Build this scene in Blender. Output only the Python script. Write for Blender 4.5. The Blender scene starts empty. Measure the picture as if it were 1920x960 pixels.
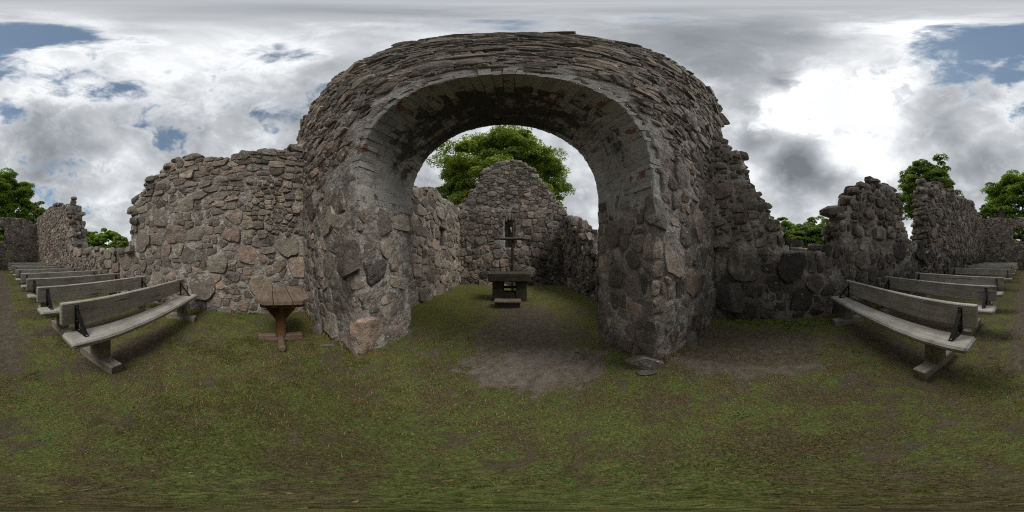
import bpy, bmesh, math, random
import numpy as np
from mathutils import Vector, noise as mnoise

# ---------------------------------------------------------------- camera, sky, sun, exposure
scene = bpy.context.scene
R = math.radians
CAM_H = 1.4
cam_data = bpy.data.cameras.new('camera')
cam_data.type = 'PANO'
try:
    cam_data.panorama_type = 'EQUIRECTANGULAR'
except Exception:
    pass
try:
    cam_data.cycles.panorama_type = 'EQUIRECTANGULAR'
except Exception:
    pass
cam_data.clip_start = 0.02
cam_data.clip_end = 2000
cam = bpy.data.objects.new('camera', cam_data)
scene.collection.objects.link(cam)
cam.location = (0, 0, CAM_H)
cam.rotation_euler = (R(90), 0, 0)
scene.camera = cam

SUN_AZ, SUN_EL = 114.0, 52.0          # clockwise from +Y, behind thin cloud


def dirv(az, el):
    a, e = R(az), R(el)
    return Vector((math.sin(a) * math.cos(e), math.cos(a) * math.cos(e), math.sin(e)))


scene.view_settings.view_transform = 'Standard'
scene.view_settings.look = 'None'
scene.view_settings.exposure = 0.3
scene.view_settings.gamma = 1.0
scene.view_settings.use_curve_mapping = False
scene.render.engine = 'CYCLES'
scene.cycles.use_denoising = False
scene.cycles.filter_width = 1.1
scene.cycles.max_bounces = 5
scene.cycles.diffuse_bounces = 3
scene.cycles.transparent_max_bounces = 4
scene.cycles.sample_clamp_indirect = 4.0


class NT:
    """small helper for writing node trees"""

    def __init__(self, tree):
        self.t = tree
        self.n = tree.nodes
        self.l = tree.links

    def new(self, typ, **kw):
        nd = self.n.new(typ)
        for k, v in kw.items():
            setattr(nd, k, v)
        return nd

    def put(self, sock, v):
        if hasattr(v, 'is_output'):
            self.l.new(v, sock)
        elif v is not None:
            sock.default_value = v

    def math(self, op, a, b=None, c=None, clamp=False):
        nd = self.new('ShaderNodeMath', operation=op, use_clamp=clamp)
        for s, v in zip(nd.inputs, (a, b, c)):
            self.put(s, v)
        return nd.outputs[0]

    def vmath(self, op, a, b=None):
        nd = self.new('ShaderNodeVectorMath', operation=op)
        self.put(nd.inputs[0], a)
        if b is not None:
            self.put(nd.inputs[1], b)
        return nd.outputs['Value'] if op in ('DOT_PRODUCT', 'LENGTH') else nd.outputs[0]

    def noise(self, vec, scale, detail=4.0, rough=0.55, dist=0.0, col=False):
        nd = self.new('ShaderNodeTexNoise')
        self.put(nd.inputs['Vector'], vec)
        nd.inputs['Scale'].default_value = scale
        nd.inputs['Detail'].default_value = detail
        nd.inputs['Roughness'].default_value = rough
        nd.inputs['Distortion'].default_value = dist
        return nd.outputs['Color' if col else 'Fac']

    def voro(self, vec, scale, feature='F1', out='Distance'):
        nd = self.new('ShaderNodeTexVoronoi', feature=feature)
        self.put(nd.inputs['Vector'], vec)
        nd.inputs['Scale'].default_value = scale
        return nd.outputs[out]

    def step(self, v, a, b, lo=0.0, hi=1.0):
        nd = self.new('ShaderNodeMapRange', interpolation_type='SMOOTHSTEP')
        self.put(nd.inputs['Value'], v)
        nd.inputs['From Min'].default_value = a
        nd.inputs['From Max'].default_value = b
        nd.inputs['To Min'].default_value = lo
        nd.inputs['To Max'].default_value = hi
        return nd.outputs[0]

    def mix(self, fac, a, b, blend='MIX'):
        nd = self.new('ShaderNodeMix', data_type='RGBA', blend_type=blend)
        self.put(nd.inputs[0], fac)
        for s, v in ((nd.inputs[6], a), (nd.inputs[7], b)):
            if isinstance(v, tuple) and len(v) == 3:
                v = (*v, 1.0)
            self.put(s, v)
        return nd.outputs[2]

    def ramp(self, fac, stops, interp='LINEAR'):
        nd = self.new('ShaderNodeValToRGB')
        cr = nd.color_ramp
        cr.interpolation = interp
        while len(cr.elements) < len(stops):
            cr.elements.new(0.5)
        for e, (p, c) in zip(cr.elements, stops):
            e.position = p
            e.color = (*c, 1.0)
        self.put(nd.inputs[0], fac)
        return nd.outputs[0]

    def mapping(self, vec, scale=(1, 1, 1), loc=(0, 0, 0)):
        nd = self.new('ShaderNodeMapping')
        self.put(nd.inputs[0], vec)
        nd.inputs['Location'].default_value = loc
        nd.inputs['Scale'].default_value = scale
        return nd.outputs[0]

    def bump(self, height, strength, dist, normal=None):
        nd = self.new('ShaderNodeBump')
        nd.inputs['Strength'].default_value = strength
        nd.inputs['Distance'].default_value = dist
        self.put(nd.inputs['Height'], height)
        if normal is not None:
            self.put(nd.inputs['Normal'], normal)
        return nd.outputs[0]


def pixdir(x, y):
    return dirv((x - 960) * 0.1875, (480 - y) * 0.1875)


world = bpy.data.worlds.new('World')
scene.world = world
world.use_nodes = True
w = NT(world.node_tree)
w.n.clear()
bg = w.new('ShaderNodeBackground')
wout = w.new('ShaderNodeOutputWorld')
bg.inputs['Strength'].default_value = 0.1
sky = w.new('ShaderNodeTexSky', sky_type='NISHITA')
sky.sun_disc = False
sky.sun_elevation = R(SUN_EL)
sky.sun_rotation = R(SUN_AZ)
sky.air_density = 1.0
sky.dust_density = 0.4
sky.ozone_density = 1.5
D = w.new('ShaderNodeTexCoord').outputs['Generated']
sep = w.new('ShaderNodeSeparateXYZ')
w.l.new(D, sep.inputs[0])
zc = w.math('MAXIMUM', sep.outputs[2], 0.0)
den = w.math('ADD', zc, 0.42)
cmb = w.new('ShaderNodeCombineXYZ')
w.put(cmb.inputs[0], w.math('DIVIDE', sep.outputs[0], den))
w.put(cmb.inputs[1], w.math('DIVIDE', sep.outputs[1], den))
w.put(cmb.inputs[2], w.math('MULTIPLY', sep.outputs[2], 0.5))
P = cmb.outputs[0]


def spots(lst):
    """sum of soft round patches of sky: (x, y, radius in degrees, strength)"""
    tot = None
    for x, y, rad, s in lst:
        dt = w.vmath('DOT_PRODUCT', D, tuple(pixdir(x, y)))
        k = 2.0 / (R(rad) ** 2)
        e = w.math('POWER', math.e, w.math('MULTIPLY', w.math('SUBTRACT', dt, 1.0), k))
        tot = w.math('MULTIPLY', e, s) if tot is None else w.math('MULTIPLY_ADD', e, s, tot)
    return tot


holes = spots([(540, 97, 4.5, .34), (40, 66, 4, .26), (110, 68, 3.5, .2), (1900, 72, 5, .26), (315, 262, 6.5, .28), (228, 170, 5.5, .26), (255, 225, 4, .16), (90, 66, 3, .14),
               (1810, 85, 7, .28), (1760, 140, 6, .24), (1880, 140, 7, .26), (1890, 208, 6, .24), (1830, 200, 4, .12), (15, 105, 4, .14), (12, 200, 6, .18), (110, 180, 5, .12), (500, 225, 5, .12),
               (540, 205, 6, .13), (985, 46, 4, .22), (1825, 370, 4, .2), (100, 318, 3, .16), (1590, 155, 3, .14), (930, 248, 5, .12),
               (1440, 165, 2.5, .1)])
cover_n = w.noise(P, 2.1, 12, 0.58, 0.35)
cover_n2 = w.noise(D, 6.0, 10, 0.62, 0.6)
cov = w.math('ADD', w.math('MULTIPLY_ADD', cover_n2, 1.15, w.math('MULTIPLY', cover_n, 1.45)), -0.63)
cov = w.math('SUBTRACT', cov, w.math('MULTIPLY', holes, 1.15))
cov = w.math('ADD', cov, w.math('MULTIPLY', w.math('SUBTRACT', w.noise(P, 9.0, 8, 0.65, 0.8), 0.5), 0.30))
cov = w.math('ADD', cov, w.math('MULTIPLY', w.math('SUBTRACT', w.noise(D, 13.0, 9, 0.64, 0.8), 0.5), 0.50))
cover = w.step(cov, 0.20, 0.56)
lit = spots([(1580, 190, 16, .32), (1480, 210, 9, .12), (1690, 60, 9, .22), (1640, 320, 8, .16), (330, 70, 16, .20), (90, 130, 9, .18), (480, 150, 10, .10), (200, 330, 8, .08), (330, 190, 8, .10),
             (260, 300, 6, .14), (110, 165, 8, .12), (1130, 40, 4, .15)])
dark = spots([(1340, 75, 12, .30), (1490, 308, 7.5, .62), (1420, 265, 5, .3), (1545, 345, 6, .3), (1850, 290, 13, .16), (110, 270, 10, .2), (230, 215, 6, .15),
              (1475, 150, 3.5, .35), (1410, 195, 3, .25), (960, 5, 10, .12), (1080, 400, 8, .1), (450, 130, 7, .1), (1750, 230, 6, .16)])
sh1 = w.noise(P, 2.0, 9, 0.52, 0.4)
sh2 = w.noise(D, 4.2, 9, 0.52, 0.35)
shd = w.math('MULTIPLY_ADD', sh1, 0.75, w.math('MULTIPLY', sh2, 0.75))
shd = w.math('ADD', shd, w.math('SUBTRACT', lit, dark))
thin = w.math('MULTIPLY', w.math('SUBTRACT', 1.0, w.step(cov, 0.38, 0.72)), 0.14)
shd = w.math('ADD', shd, thin)
cloudc = w.ramp(shd, [(0.32, (1.55, 1.68, 1.86)), (0.60, (2.95, 3.14, 3.38)), (0.80, (4.7, 4.9, 5.15)), (1.0, (7.9, 8.05, 8.2))])
gl_n = w.step(w.noise(D, 7.5, 9, 0.6, 0.6), .44, .62)
glow = w.math('MULTIPLY', w.math('MULTIPLY', spots([(1565, 195, 6.5, 1.0), (1475, 205, 4.5, .16), (1650, 165, 5, .16), (1690, 58, 4, .06), (1645, 300, 4, .06), (1600, 250, 5, .25), (1420, 235, 3.5, .06)]), 85.0), gl_n)
cloudc = w.mix(1.0, cloudc, w.mix(cover, (0, 0, 0), glow), 'ADD')
blue = w.mix(1.0, sky.outputs[0], (.90, 1.02, .93), 'MULTIPLY')
blue = w.mix(0.30, blue, (2.4, 2.8, 3.3))
wcol = w.mix(cover, blue, cloudc)
w.l.new(wcol, bg.inputs['Color'])
w.l.new(bg.outputs[0], wout.inputs[0])
world.cycles.sampling_method = 'MANUAL'
world.cycles.sample_map_resolution = 1024

sun = bpy.data.lights.new('sun', 'SUN')
sun.energy = 1.5
sun.angle = R(28)
sun.color = (1.0, 0.96, 0.9)
sun_o = bpy.data.objects.new('sun', sun)
scene.collection.objects.link(sun_o)
sun_o.rotation_euler = (-dirv(SUN_AZ, SUN_EL)).to_track_quat('-Z', 'Y').to_euler()

COL = scene.collection


# ---------------------------------------------------------------- materials
def material(name):
    m = bpy.data.materials.new(name)
    m.use_nodes = True
    t = NT(m.node_tree)
    b = t.n['Principled BSDF']
    b.inputs['Specular IOR Level'].default_value = 0.25
    return m, t, b


def attr(t, name, out='Color'):
    nd = t.new('ShaderNodeAttribute', attribute_name=name)
    return nd.outputs[out]


def pos(t):
    return t.new('ShaderNodeNewGeometry').outputs['Position']


def tint_sep(t):
    s = t.new('ShaderNodeSeparateColor')
    t.l.new(attr(t, 'tint'), s.inputs[0])
    return s.outputs[0], s.outputs[1], s.outputs[2]


def stain_mask(t, p, amount):
    streak = t.noise(t.mapping(p, (1.6, 1.6, 0.55)), 1.6, 6, 0.6, 0.4)
    fine = t.noise(p, 7.0, 6, 0.65)
    k = t.math('MULTIPLY_ADD', fine, 0.45, t.math('MULTIPLY', streak, 0.75))
    k = t.math('ADD', k, t.math('MULTIPLY_ADD', amount, 0.8, -0.5))
    return t.step(k, 0.36, 0.64)


def make_stone():
    m, t, b = material('rubble_stone')
    p = pos(t)
    r1, r2, st = tint_sep(t)
    off = t.vmath('ADD', p, t.vmath('SCALE', attr(t, 'tint'), None))
    base = t.ramp(r1, [(0.0, (0.178, 0.154, 0.128)), (0.16, (0.266, 0.231, 0.190)), (0.3, (0.325, 0.254, 0.205)), (0.45, (0.231, 0.212, 0.179)), (0.6, (0.360, 0.301, 0.233)),
                       (0.74, (0.300, 0.267, 0.224)), (0.88, (0.365, 0.258, 0.201)), (1.0, (0.408, 0.343, 0.256))])
    val = t.math('MULTIPLY_ADD', r2, 1.0, 0.50)
    base = t.mix(1.0, base, t.mix(1.0, (1, 1, 1), val, 'MULTIPLY'), 'MULTIPLY')
    big = t.noise(p, 5.5, 6, 0.62, 0.3)
    base = t.mix(t.step(big, 0.35, 0.70), t.mix(0.45, base, (.102, .093, .084)), base)
    grain = t.noise(p, 55.0, 4, 0.7)
    base = t.mix(1.0, base, t.ramp(grain, [(0.28, (.600, .600, .600)), (0.5, (1, 1, 1)), (0.74, (1.55, 1.5, 1.45))]), 'MULTIPLY')
    # crustose lichen
    lic = t.noise(p, 13.0, 7, 0.72, 0.6)
    licm = t.math('MULTIPLY', t.step(lic, 0.56, 0.65), t.step(t.noise(p, 2.2, 3), 0.32, 0.54))
    base = t.mix(t.math('MULTIPLY', licm, 0.8), base, (.435, .420, .377))
    sm = stain_mask(t, p, st)
    base = t.mix(t.math('MULTIPLY', sm, 0.86), base, (.043, .041, .038))
    spk = t.voro(t.mapping(p, (1, 1, 1), (3.1, 1.7, 0.4)), 9.0)
    spm = t.math('MULTIPLY', t.step(spk, 0.18, 0.12), t.step(t.noise(p, 1.7, 2), 0.46, 0.58))
    base = t.mix(t.math('MULTIPLY', spm, 0.75), base, (.580, .580, .536))
    sp2 = t.voro(p, 31.0)
    sm2 = t.math('MULTIPLY', t.step(sp2, 0.24, 0.16), t.step(t.noise(p, 2.6, 3), 0.48, 0.60))
    base = t.mix(t.math('MULTIPLY', sm2, 0.7), base, (.42, .42, .39))
    t.l.new(base, b.inputs['Base Color'])
    b.inputs['Roughness'].default_value = 0.88
    h1 = t.noise(p, 9.0, 8, 0.66, 0.2)
    h2 = t.noise(p, 38.0, 5, 0.7)
    n = t.bump(h1, 0.9, 0.06)
    n = t.bump(h2, 0.55, 0.012, n)
    t.l.new(n, b.inputs['Normal'])
    return m


def make_mortar():
    m, t, b = material('lime_mortar')
    p = pos(t)
    r1, r2, st = tint_sep(t)
    a = t.noise(p, 3.0, 7, 0.62, 0.3)
    base = t.ramp(a, [(0.30, (.105, .092, .078)), (0.5, (.250, .224, .194)), (0.70, (.400, .372, .336))])
    g = t.noise(p, 70.0, 3, 0.7)
    base = t.mix(1.0, base, t.ramp(g, [(0.3, (.600, .600, .600)), (0.55, (1, 1, 1)), (0.75, (1.35, 1.33, 1.3))]), 'MULTIPLY')
    pl = t.step(t.noise(p, 1.9, 5, 0.6, 0.5), 0.43, 0.58)
    base = t.mix(t.math('MULTIPLY', pl, 0.9), base, t.ramp(t.noise(p, 14.0, 4, 0.6), [(0.3, (.38, .36, .325)), (0.7, (.58, .56, .52))]))
    # small stones bedded in the joints
    v = t.voro(p, 17.0, 'F1', 'Color')
    vs = t.new('ShaderNodeSeparateColor')
    t.l.new(v, vs.inputs[0])
    base = t.mix(t.math('MULTIPLY', t.step(vs.outputs[0], 0.62, 0.66), 0.7), base, t.ramp(vs.outputs[1], [(0, (.153, .140, .129)), (.5, (.307, .234, .193)), (1, (.368, .312, .258))]))
    sm = stain_mask(t, p, st)
    base = t.mix(t.math('MULTIPLY', sm, 0.55), base, (.052, .050, .048))
    t.l.new(base, b.inputs['Base Color'])
    b.inputs['Roughness'].default_value = 0.93
    n = t.bump(t.noise(p, 6.0, 8, 0.68, 0.4), 1.0, 0.09)
    n = t.bump(t.voro(p, 17.0), 0.5, 0.03, n)
    n = t.bump(t.noise(p, 60.0, 3, 0.7), 0.5, 0.008, n)
    t.l.new(n, b.inputs['Normal'])
    return m


def make_brick():
    m, t, b = material('limewashed_brick')
    p = pos(t)
    r1, r2, st = tint_sep(t)
    wash = t.ramp(t.math('MULTIPLY_ADD', r1, 0.3, t.math('MULTIPLY', t.noise(p, 4.0, 6, 0.6), 0.75)),
                  [(0.2, (0.235, 0.230, 0.219)), (0.5, (0.351, 0.336, 0.305)), (0.8, (0.469, 0.445, 0.390))])
    red = t.mix(r2, (.300, .106, .069), (.213, .112, .088))
    expo = t.math('ADD', t.noise(p, 6.5, 6, 0.65), t.math('MULTIPLY', t.math('SUBTRACT', r2, 0.5), 0.28))
    base = t.mix(t.step(expo, 0.61, 0.68), wash, red)
    # soot and damp following the curve of the vault
    cm = t.new('ShaderNodeSeparateXYZ')
    t.l.new(p, cm.inputs[0])
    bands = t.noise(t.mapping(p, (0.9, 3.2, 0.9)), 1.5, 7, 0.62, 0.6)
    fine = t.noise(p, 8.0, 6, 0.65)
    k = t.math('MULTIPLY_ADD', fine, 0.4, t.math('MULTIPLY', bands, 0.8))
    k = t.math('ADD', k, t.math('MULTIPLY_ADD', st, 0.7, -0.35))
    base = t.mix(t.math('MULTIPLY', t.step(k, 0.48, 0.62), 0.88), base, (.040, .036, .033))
    g = t.noise(p, 60.0, 3, 0.7)
    base = t.mix(1.0, base, t.ramp(g, [(0.3, (.600, .600, .600)), (0.55, (1, 1, 1)), (0.75, (1.25, 1.25, 1.25))]), 'MULTIPLY')
    t.l.new(base, b.inputs['Base Color'])
    b.inputs['Roughness'].default_value = 0.9
    n = t.bump(t.noise(p, 12.0, 7, 0.66), 0.7, 0.03)
    n = t.bump(g, 0.4, 0.006, n)
    t.l.new(n, b.inputs['Normal'])
    return m


def make_wood(name, c0, c1, c2, green=0.0, axis=0, gscale=1.0):
    m, t, b = material(name)
    tc = t.new('ShaderNodeTexCoord').outputs['Object']
    oi = t.new('ShaderNodeObjectInfo').outputs['Random']
    cm = t.new('ShaderNodeCombineXYZ')
    t.put(cm.inputs[0], t.math('MULTIPLY', oi, 7.0))
    t.put(cm.inputs[1], t.math('MULTIPLY', oi, 13.0))
    t.put(cm.inputs[2], t.math('MULTIPLY', oi, 5.0))
    q = t.vmath('ADD', tc, cm.outputs[0])
    sc = [14.0, 14.0, 14.0]
    sc[axis] = 0.8
    g1 = t.noise(t.mapping(q, tuple(sc)), 1.6 * gscale, 7, 0.62, 0.5)
    sc2 = [60.0, 60.0, 60.0]
    sc2[axis] = 2.5
    g2 = t.noise(t.mapping(q, tuple(sc2)), 1.6 * gscale, 4, 0.6, 0.3)
    base = t.ramp(t.math('MULTIPLY_ADD', g2, 0.4, t.math('MULTIPLY', g1, 0.65)), [(0.30, c0), (0.52, c1), (0.74, c2)])
    blot = t.noise(q, 3.2, 5, 0.6)
    base = t.mix(1.0, base, t.ramp(blot, [(0.3, (.68, .67, .64)), (0.55, (1, 1, 1)), (0.75, (1.1, 1.1, 1.08))]), 'MULTIPLY')
    base = t.mix(1.0, base, t.mix(oi, (.80, .79, .77), (1.14, 1.13, 1.12)), 'MULTIPLY')
    crack = t.step(t.noise(t.mapping(q, tuple(s * 1.3 for s in sc)), 1.1, 3, 0.5, 0.2), 0.345, 0.305)
    base = t.mix(t.math('MULTIPLY', crack, 0.7), base, (.035, .03, .025))
    if green:
        gm = t.step(t.noise(q, 5.0, 5, 0.65), 0.50, 0.66)
        base = t.mix(t.math('MULTIPLY', gm, green), base, (.105, .105, .050))
    t.l.new(base, b.inputs['Base Color'])
    b.inputs['Roughness'].default_value = 0.78
    n = t.bump(g1, 0.5, 0.012)
    n = t.bump(g2, 0.4, 0.004, n)
    t.l.new(n, b.inputs['Normal'])
    return m


def make_iron():
    m, t, b = material('black_iron')
    p = pos(t)
    t.l.new(t.ramp(t.noise(p, 30, 4), [(0.35, (.018, .018, .019)), (0.7, (.045, .043, .042))]), b.inputs['Base Color'])
    b.inputs['Roughness'].default_value = 0.5
    b.inputs['Metallic'].default_value = 0.4
    return m


def make_ground():
    m, t, b = material('turf_and_soil')
    p = pos(t)
    r, g, bl = tint_sep(t)            # bare, pale, moss
    n1 = t.noise(p, 11.0, 7, 0.68, 0.3)
    n2 = t.noise(p, 60.0, 5, 0.7)
    n3 = t.noise(p, 2.3, 5, 0.6)
    soil = t.ramp(n1, [(0.3, (.058, .046, .029)), (0.5, (.098, .079, .051)), (0.72, (.152, .126, .086))])
    dust = t.ramp(n1, [(0.3, (.150, .122, .094)), (0.55, (.255, .214, .170)), (0.75, (.340, .290, .235))])
    soil = t.mix(g, soil, dust)
    thatch = t.ramp(n2, [(0.3, (.050, .042, .019)), (0.5, (.102, .085, .040)), (0.7, (.173, .142, .074))])
    turf = t.ramp(n2, [(0.3, (.057, .069, .022)), (0.5, (.116, .141, .036)), (0.7, (.210, .232, .066))])
    grass = t.mix(t.step(t.math('MULTIPLY_ADD', n1, 0.5, t.math('MULTIPLY', n3, 0.6)), 0.47, 0.64), turf, thatch)
    moss = t.ramp(n2, [(0.3, (.048, .051, .010)), (0.5, (.106, .109, .016)), (0.75, (.184, .179, .029))])
    grass = t.mix(t.math('MULTIPLY', bl, t.step(n1, 0.35, 0.6)), grass, moss)
    fac = t.step(t.math('ADD', r, t.math('MULTIPLY', t.math('SUBTRACT', n1, 0.5), 0.9)), 0.36, 0.62)
    base = t.mix(fac, grass, soil)
    grit = t.voro(p, 55.0)
    base = t.mix(t.math('MULTIPLY', t.step(grit, 0.16, 0.10), t.math('MULTIPLY', fac, 0.45)), base, (.352, .320, .288))
    t.l.new(base, b.inputs['Base Color'])
    b.inputs['Roughness'].default_value = 0.95
    n = t.bump(n1, 0.8, 0.05)
    n = t.bump(n2, 0.8, 0.018, n)
    t.l.new(n, b.inputs['Normal'])
    return m


def make_leaf(name, stops, trans=0.35):
    m, t, b = material(name)
    r, g, bl = tint_sep(t)
    base = t.ramp(r, stops)
    t.l.new(base, b.inputs['Base Color'])
    b.inputs['Roughness'].default_value = 0.6
    tr = t.new('ShaderNodeBsdfTranslucent')
    t.l.new(t.mix(1.0, base, (1.35, 1.5, .7), 'MULTIPLY'), tr.inputs[0])
    mx = t.new('ShaderNodeMixShader')
    mx.inputs[0].default_value = trans
    t.l.new(b.outputs[0], mx.inputs[1])
    t.l.new(tr.outputs[0], mx.inputs[2])
    t.l.new(mx.outputs[0], t.n['Material Output'].inputs[0])
    return m


def make_bark():
    m, t, b = material('bark')
    p = pos(t)
    g = t.noise(t.mapping(p, (6, 6, 1.2)), 1.5, 6, 0.6)
    t.l.new(t.ramp(g, [(0.3, (.030, .025, .020)), (0.7, (.09, .078, .064))]), b.inputs['Base Color'])
    b.inputs['Roughness'].default_value = 0.95
    t.l.new(t.bump(g, 0.8, 0.05), b.inputs['Normal'])
    return m


def make_plain(name, c0, c1, scale=8, rough=0.85):
    m, t, b = material(name)
    p = pos(t)
    t.l.new(t.ramp(t.noise(p, scale, 6, 0.6), [(0.3, c0), (0.7, c1)]), b.inputs['Base Color'])
    b.inputs['Roughness'].default_value = rough
    t.l.new(t.bump(t.noise(p, scale * 4, 4), 0.4, 0.02), b.inputs['Normal'])
    return m


M = {
    'stone': make_stone(), 'mortar': make_mortar(), 'brick': make_brick(), 'iron': make_iron(), 'ground': make_ground(), 'bark': make_bark(),
    'grey_wood': make_wood('weathered_grey_wood', (.227, .212, .185), (.396, .379, .340), (.544, .526, .480), 0.22),
    'grey_wood_y': make_wood('weathered_grey_wood_along', (.156, .140, .114), (.267, .244, .205), (.370, .345, .296), 0.4, axis=1),
    'table_wood': make_wood('table_top_wood', (.095, .067, .049), (.189, .143, .107), (.283, .223, .170), 0.0),
    'orange_wood': make_wood('sheltered_orange_wood', (.071, .034, .015), (.150, .079, .034), (.216, .128, .059), 0.0, axis=2),
    'foot_wood': make_wood('weathered_brown_wood', (.104, .065, .044), (.208, .146, .107), (.305, .234, .182), 0.0, axis=1),
    'dark_wood': make_wood('old_dark_wood', (.030, .024, .018), (.062, .052, .040), (.105, .090, .071), 0.15),
    'pole_wood': make_wood('cross_pole_wood', (.055, .045, .035), (.105, .090, .070), (.175, .155, .122), 0.2, axis=2),
    'blade': make_leaf('grass_blade', [(0.0, (.072, .083, .020)), (0.45, (.131, .139, .032)), (0.70, (.212, .183, .054)), (0.80, (.298, .187, .092)), (1.0, (.475, .285, .166))], 0.25),
    'maple': make_leaf('maple_leaf', [(0.0, (.119, .169, .038)), (0.5, (.225, .288, .064)), (1.0, (.404, .425, .108))], 0.4),
    'deep_leaf': make_leaf('deep_green_leaf', [(0.0, (.105, .170, .023)), (0.5, (.181, .283, .034)), (1.0, (.313, .411, .055))], 0.35),
    'far_leaf': make_leaf('far_leaf', [(0.0, (.105, .164, .034)), (0.5, (.189, .258, .058)), (1.0, (.314, .374, .109))], 0.35),
    'weed': make_leaf('weed_leaf', [(0.0, (.056, .119, .020)), (1.0, (.119, .210, .042))], 0.3),
    'shingle': make_plain('brown_shingle', (.055, .038, .026), (.120, .085, .058), 9),
    'tar': make_plain('tarred_edge', (.02, .018, .016), (.05, .045, .04), 6),
    'copper': make_plain('green_copper', (.05, .09, .06), (.09, .15, .10), 6),
    'pebble': make_plain('pebble', (.14, .125, .11), (.34, .32, .29), 14),
}


# ---------------------------------------------------------------- object helpers
def tag(o, label=None, cat=None, group=None, kind=None):
    if label:
        o['label'] = label
    if cat:
        o['category'] = cat
    if group:
        o['group'] = group
    if kind:
        o['kind'] = kind
    return o


def empty(name, loc=(0, 0, 0), rz=0.0):
    o = bpy.data.objects.new(name, None)
    o.location = loc
    o.rotation_euler = (0, 0, rz)
    o.empty_display_size = 0.2
    COL.objects.link(o)
    return o


def mesh_obj(name, verts, faces, mat, parent=None, tint=None, smooth=True, sharp=None):
    me = bpy.data.meshes.new(name)
    me.from_pydata(verts, [], faces)
    if smooth:
        me.polygons.foreach_set('use_smooth', [True] * len(me.polygons))
        if sharp:
            me.set_sharp_from_angle(angle=R(sharp))
    if tint is not None:
        a = me.attributes.new('tint', 'FLOAT_COLOR', 'POINT')
        arr = np.ones((len(verts), 4), dtype=np.float32)
        arr[:, :3] = tint
        a.data.foreach_set('color', arr.ravel())
    me.materials.append(mat)
    o = bpy.data.objects.new(name, me)
    if parent is not None:
        o.parent = parent
    COL.objects.link(o)
    return o


def quads_obj(name, V, F, mat, parent=None, tint=None, smooth=False):
    """fast path for big numpy meshes of equal-sided faces"""
    V = np.asarray(V, dtype=np.float32)
    F = np.asarray(F, dtype=np.int32)
    k = F.shape[1]
    me = bpy.data.meshes.new(name)
    me.vertices.add(len(V))
    me.vertices.foreach_set('co', V.ravel())
    me.loops.add(F.size)
    me.loops.foreach_set('vertex_index', F.ravel())
    me.polygons.add(len(F))
    me.polygons.foreach_set('loop_start', np.arange(0, F.size, k, dtype=np.int32))
    me.polygons.foreach_set('loop_total', np.full(len(F), k, dtype=np.int32))
    me.update(calc_edges=True)
    if smooth:
        me.polygons.foreach_set('use_smooth', np.ones(len(F), dtype=bool))
    if tint is not None:
        a = me.attributes.new('tint', 'FLOAT_COLOR', 'POINT')
        arr = np.ones((len(V), 4), dtype=np.float32)
        arr[:, :3] = tint
        a.data.foreach_set('color', arr.ravel())
    me.materials.append(mat)
    o = bpy.data.objects.new(name, me)
    if parent is not None:
        o.parent = parent
    COL.objects.link(o)
    return o


# ---- numpy value noise, for masks shared by the ground and the grass
def _hash(ix, iy, seed):
    h = (ix.astype(np.int64) * 374761393 + iy.astype(np.int64) * 668265263 + seed * 1442695041) & 0x7fffffff
    h = (h ^ (h >> 13)) * 1274126177 & 0x7fffffff
    return ((h ^ (h >> 16)) & 0xffff) / 65535.0


def vnoise(x, y, seed=0):
    ix, iy = np.floor(x), np.floor(y)
    fx, fy = x - ix, y - iy
    fx, fy = fx * fx * (3 - 2 * fx), fy * fy * (3 - 2 * fy)
    a = _hash(ix, iy, seed)
    b = _hash(ix + 1, iy, seed)
    c = _hash(ix, iy + 1, seed)
    d = _hash(ix + 1, iy + 1, seed)
    return (a * (1 - fx) + b * fx) * (1 - fy) + (c * (1 - fx) + d * fx) * fy


def fbm(x, y, seed=0, octv=4):
    s, a, t = 0.0, 0.5, 0.0
    for i in range(octv):
        s = s + a * vnoise(x * 2 ** i + 17.3 * i, y * 2 ** i + 9.1 * i, seed + i)
        t += a
        a *= 0.5
    return s / t


def sstep(x, a, b):
    t = np.clip((x - a) / (b - a), 0, 1)
    return t * t * (3 - 2 * t)


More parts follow.
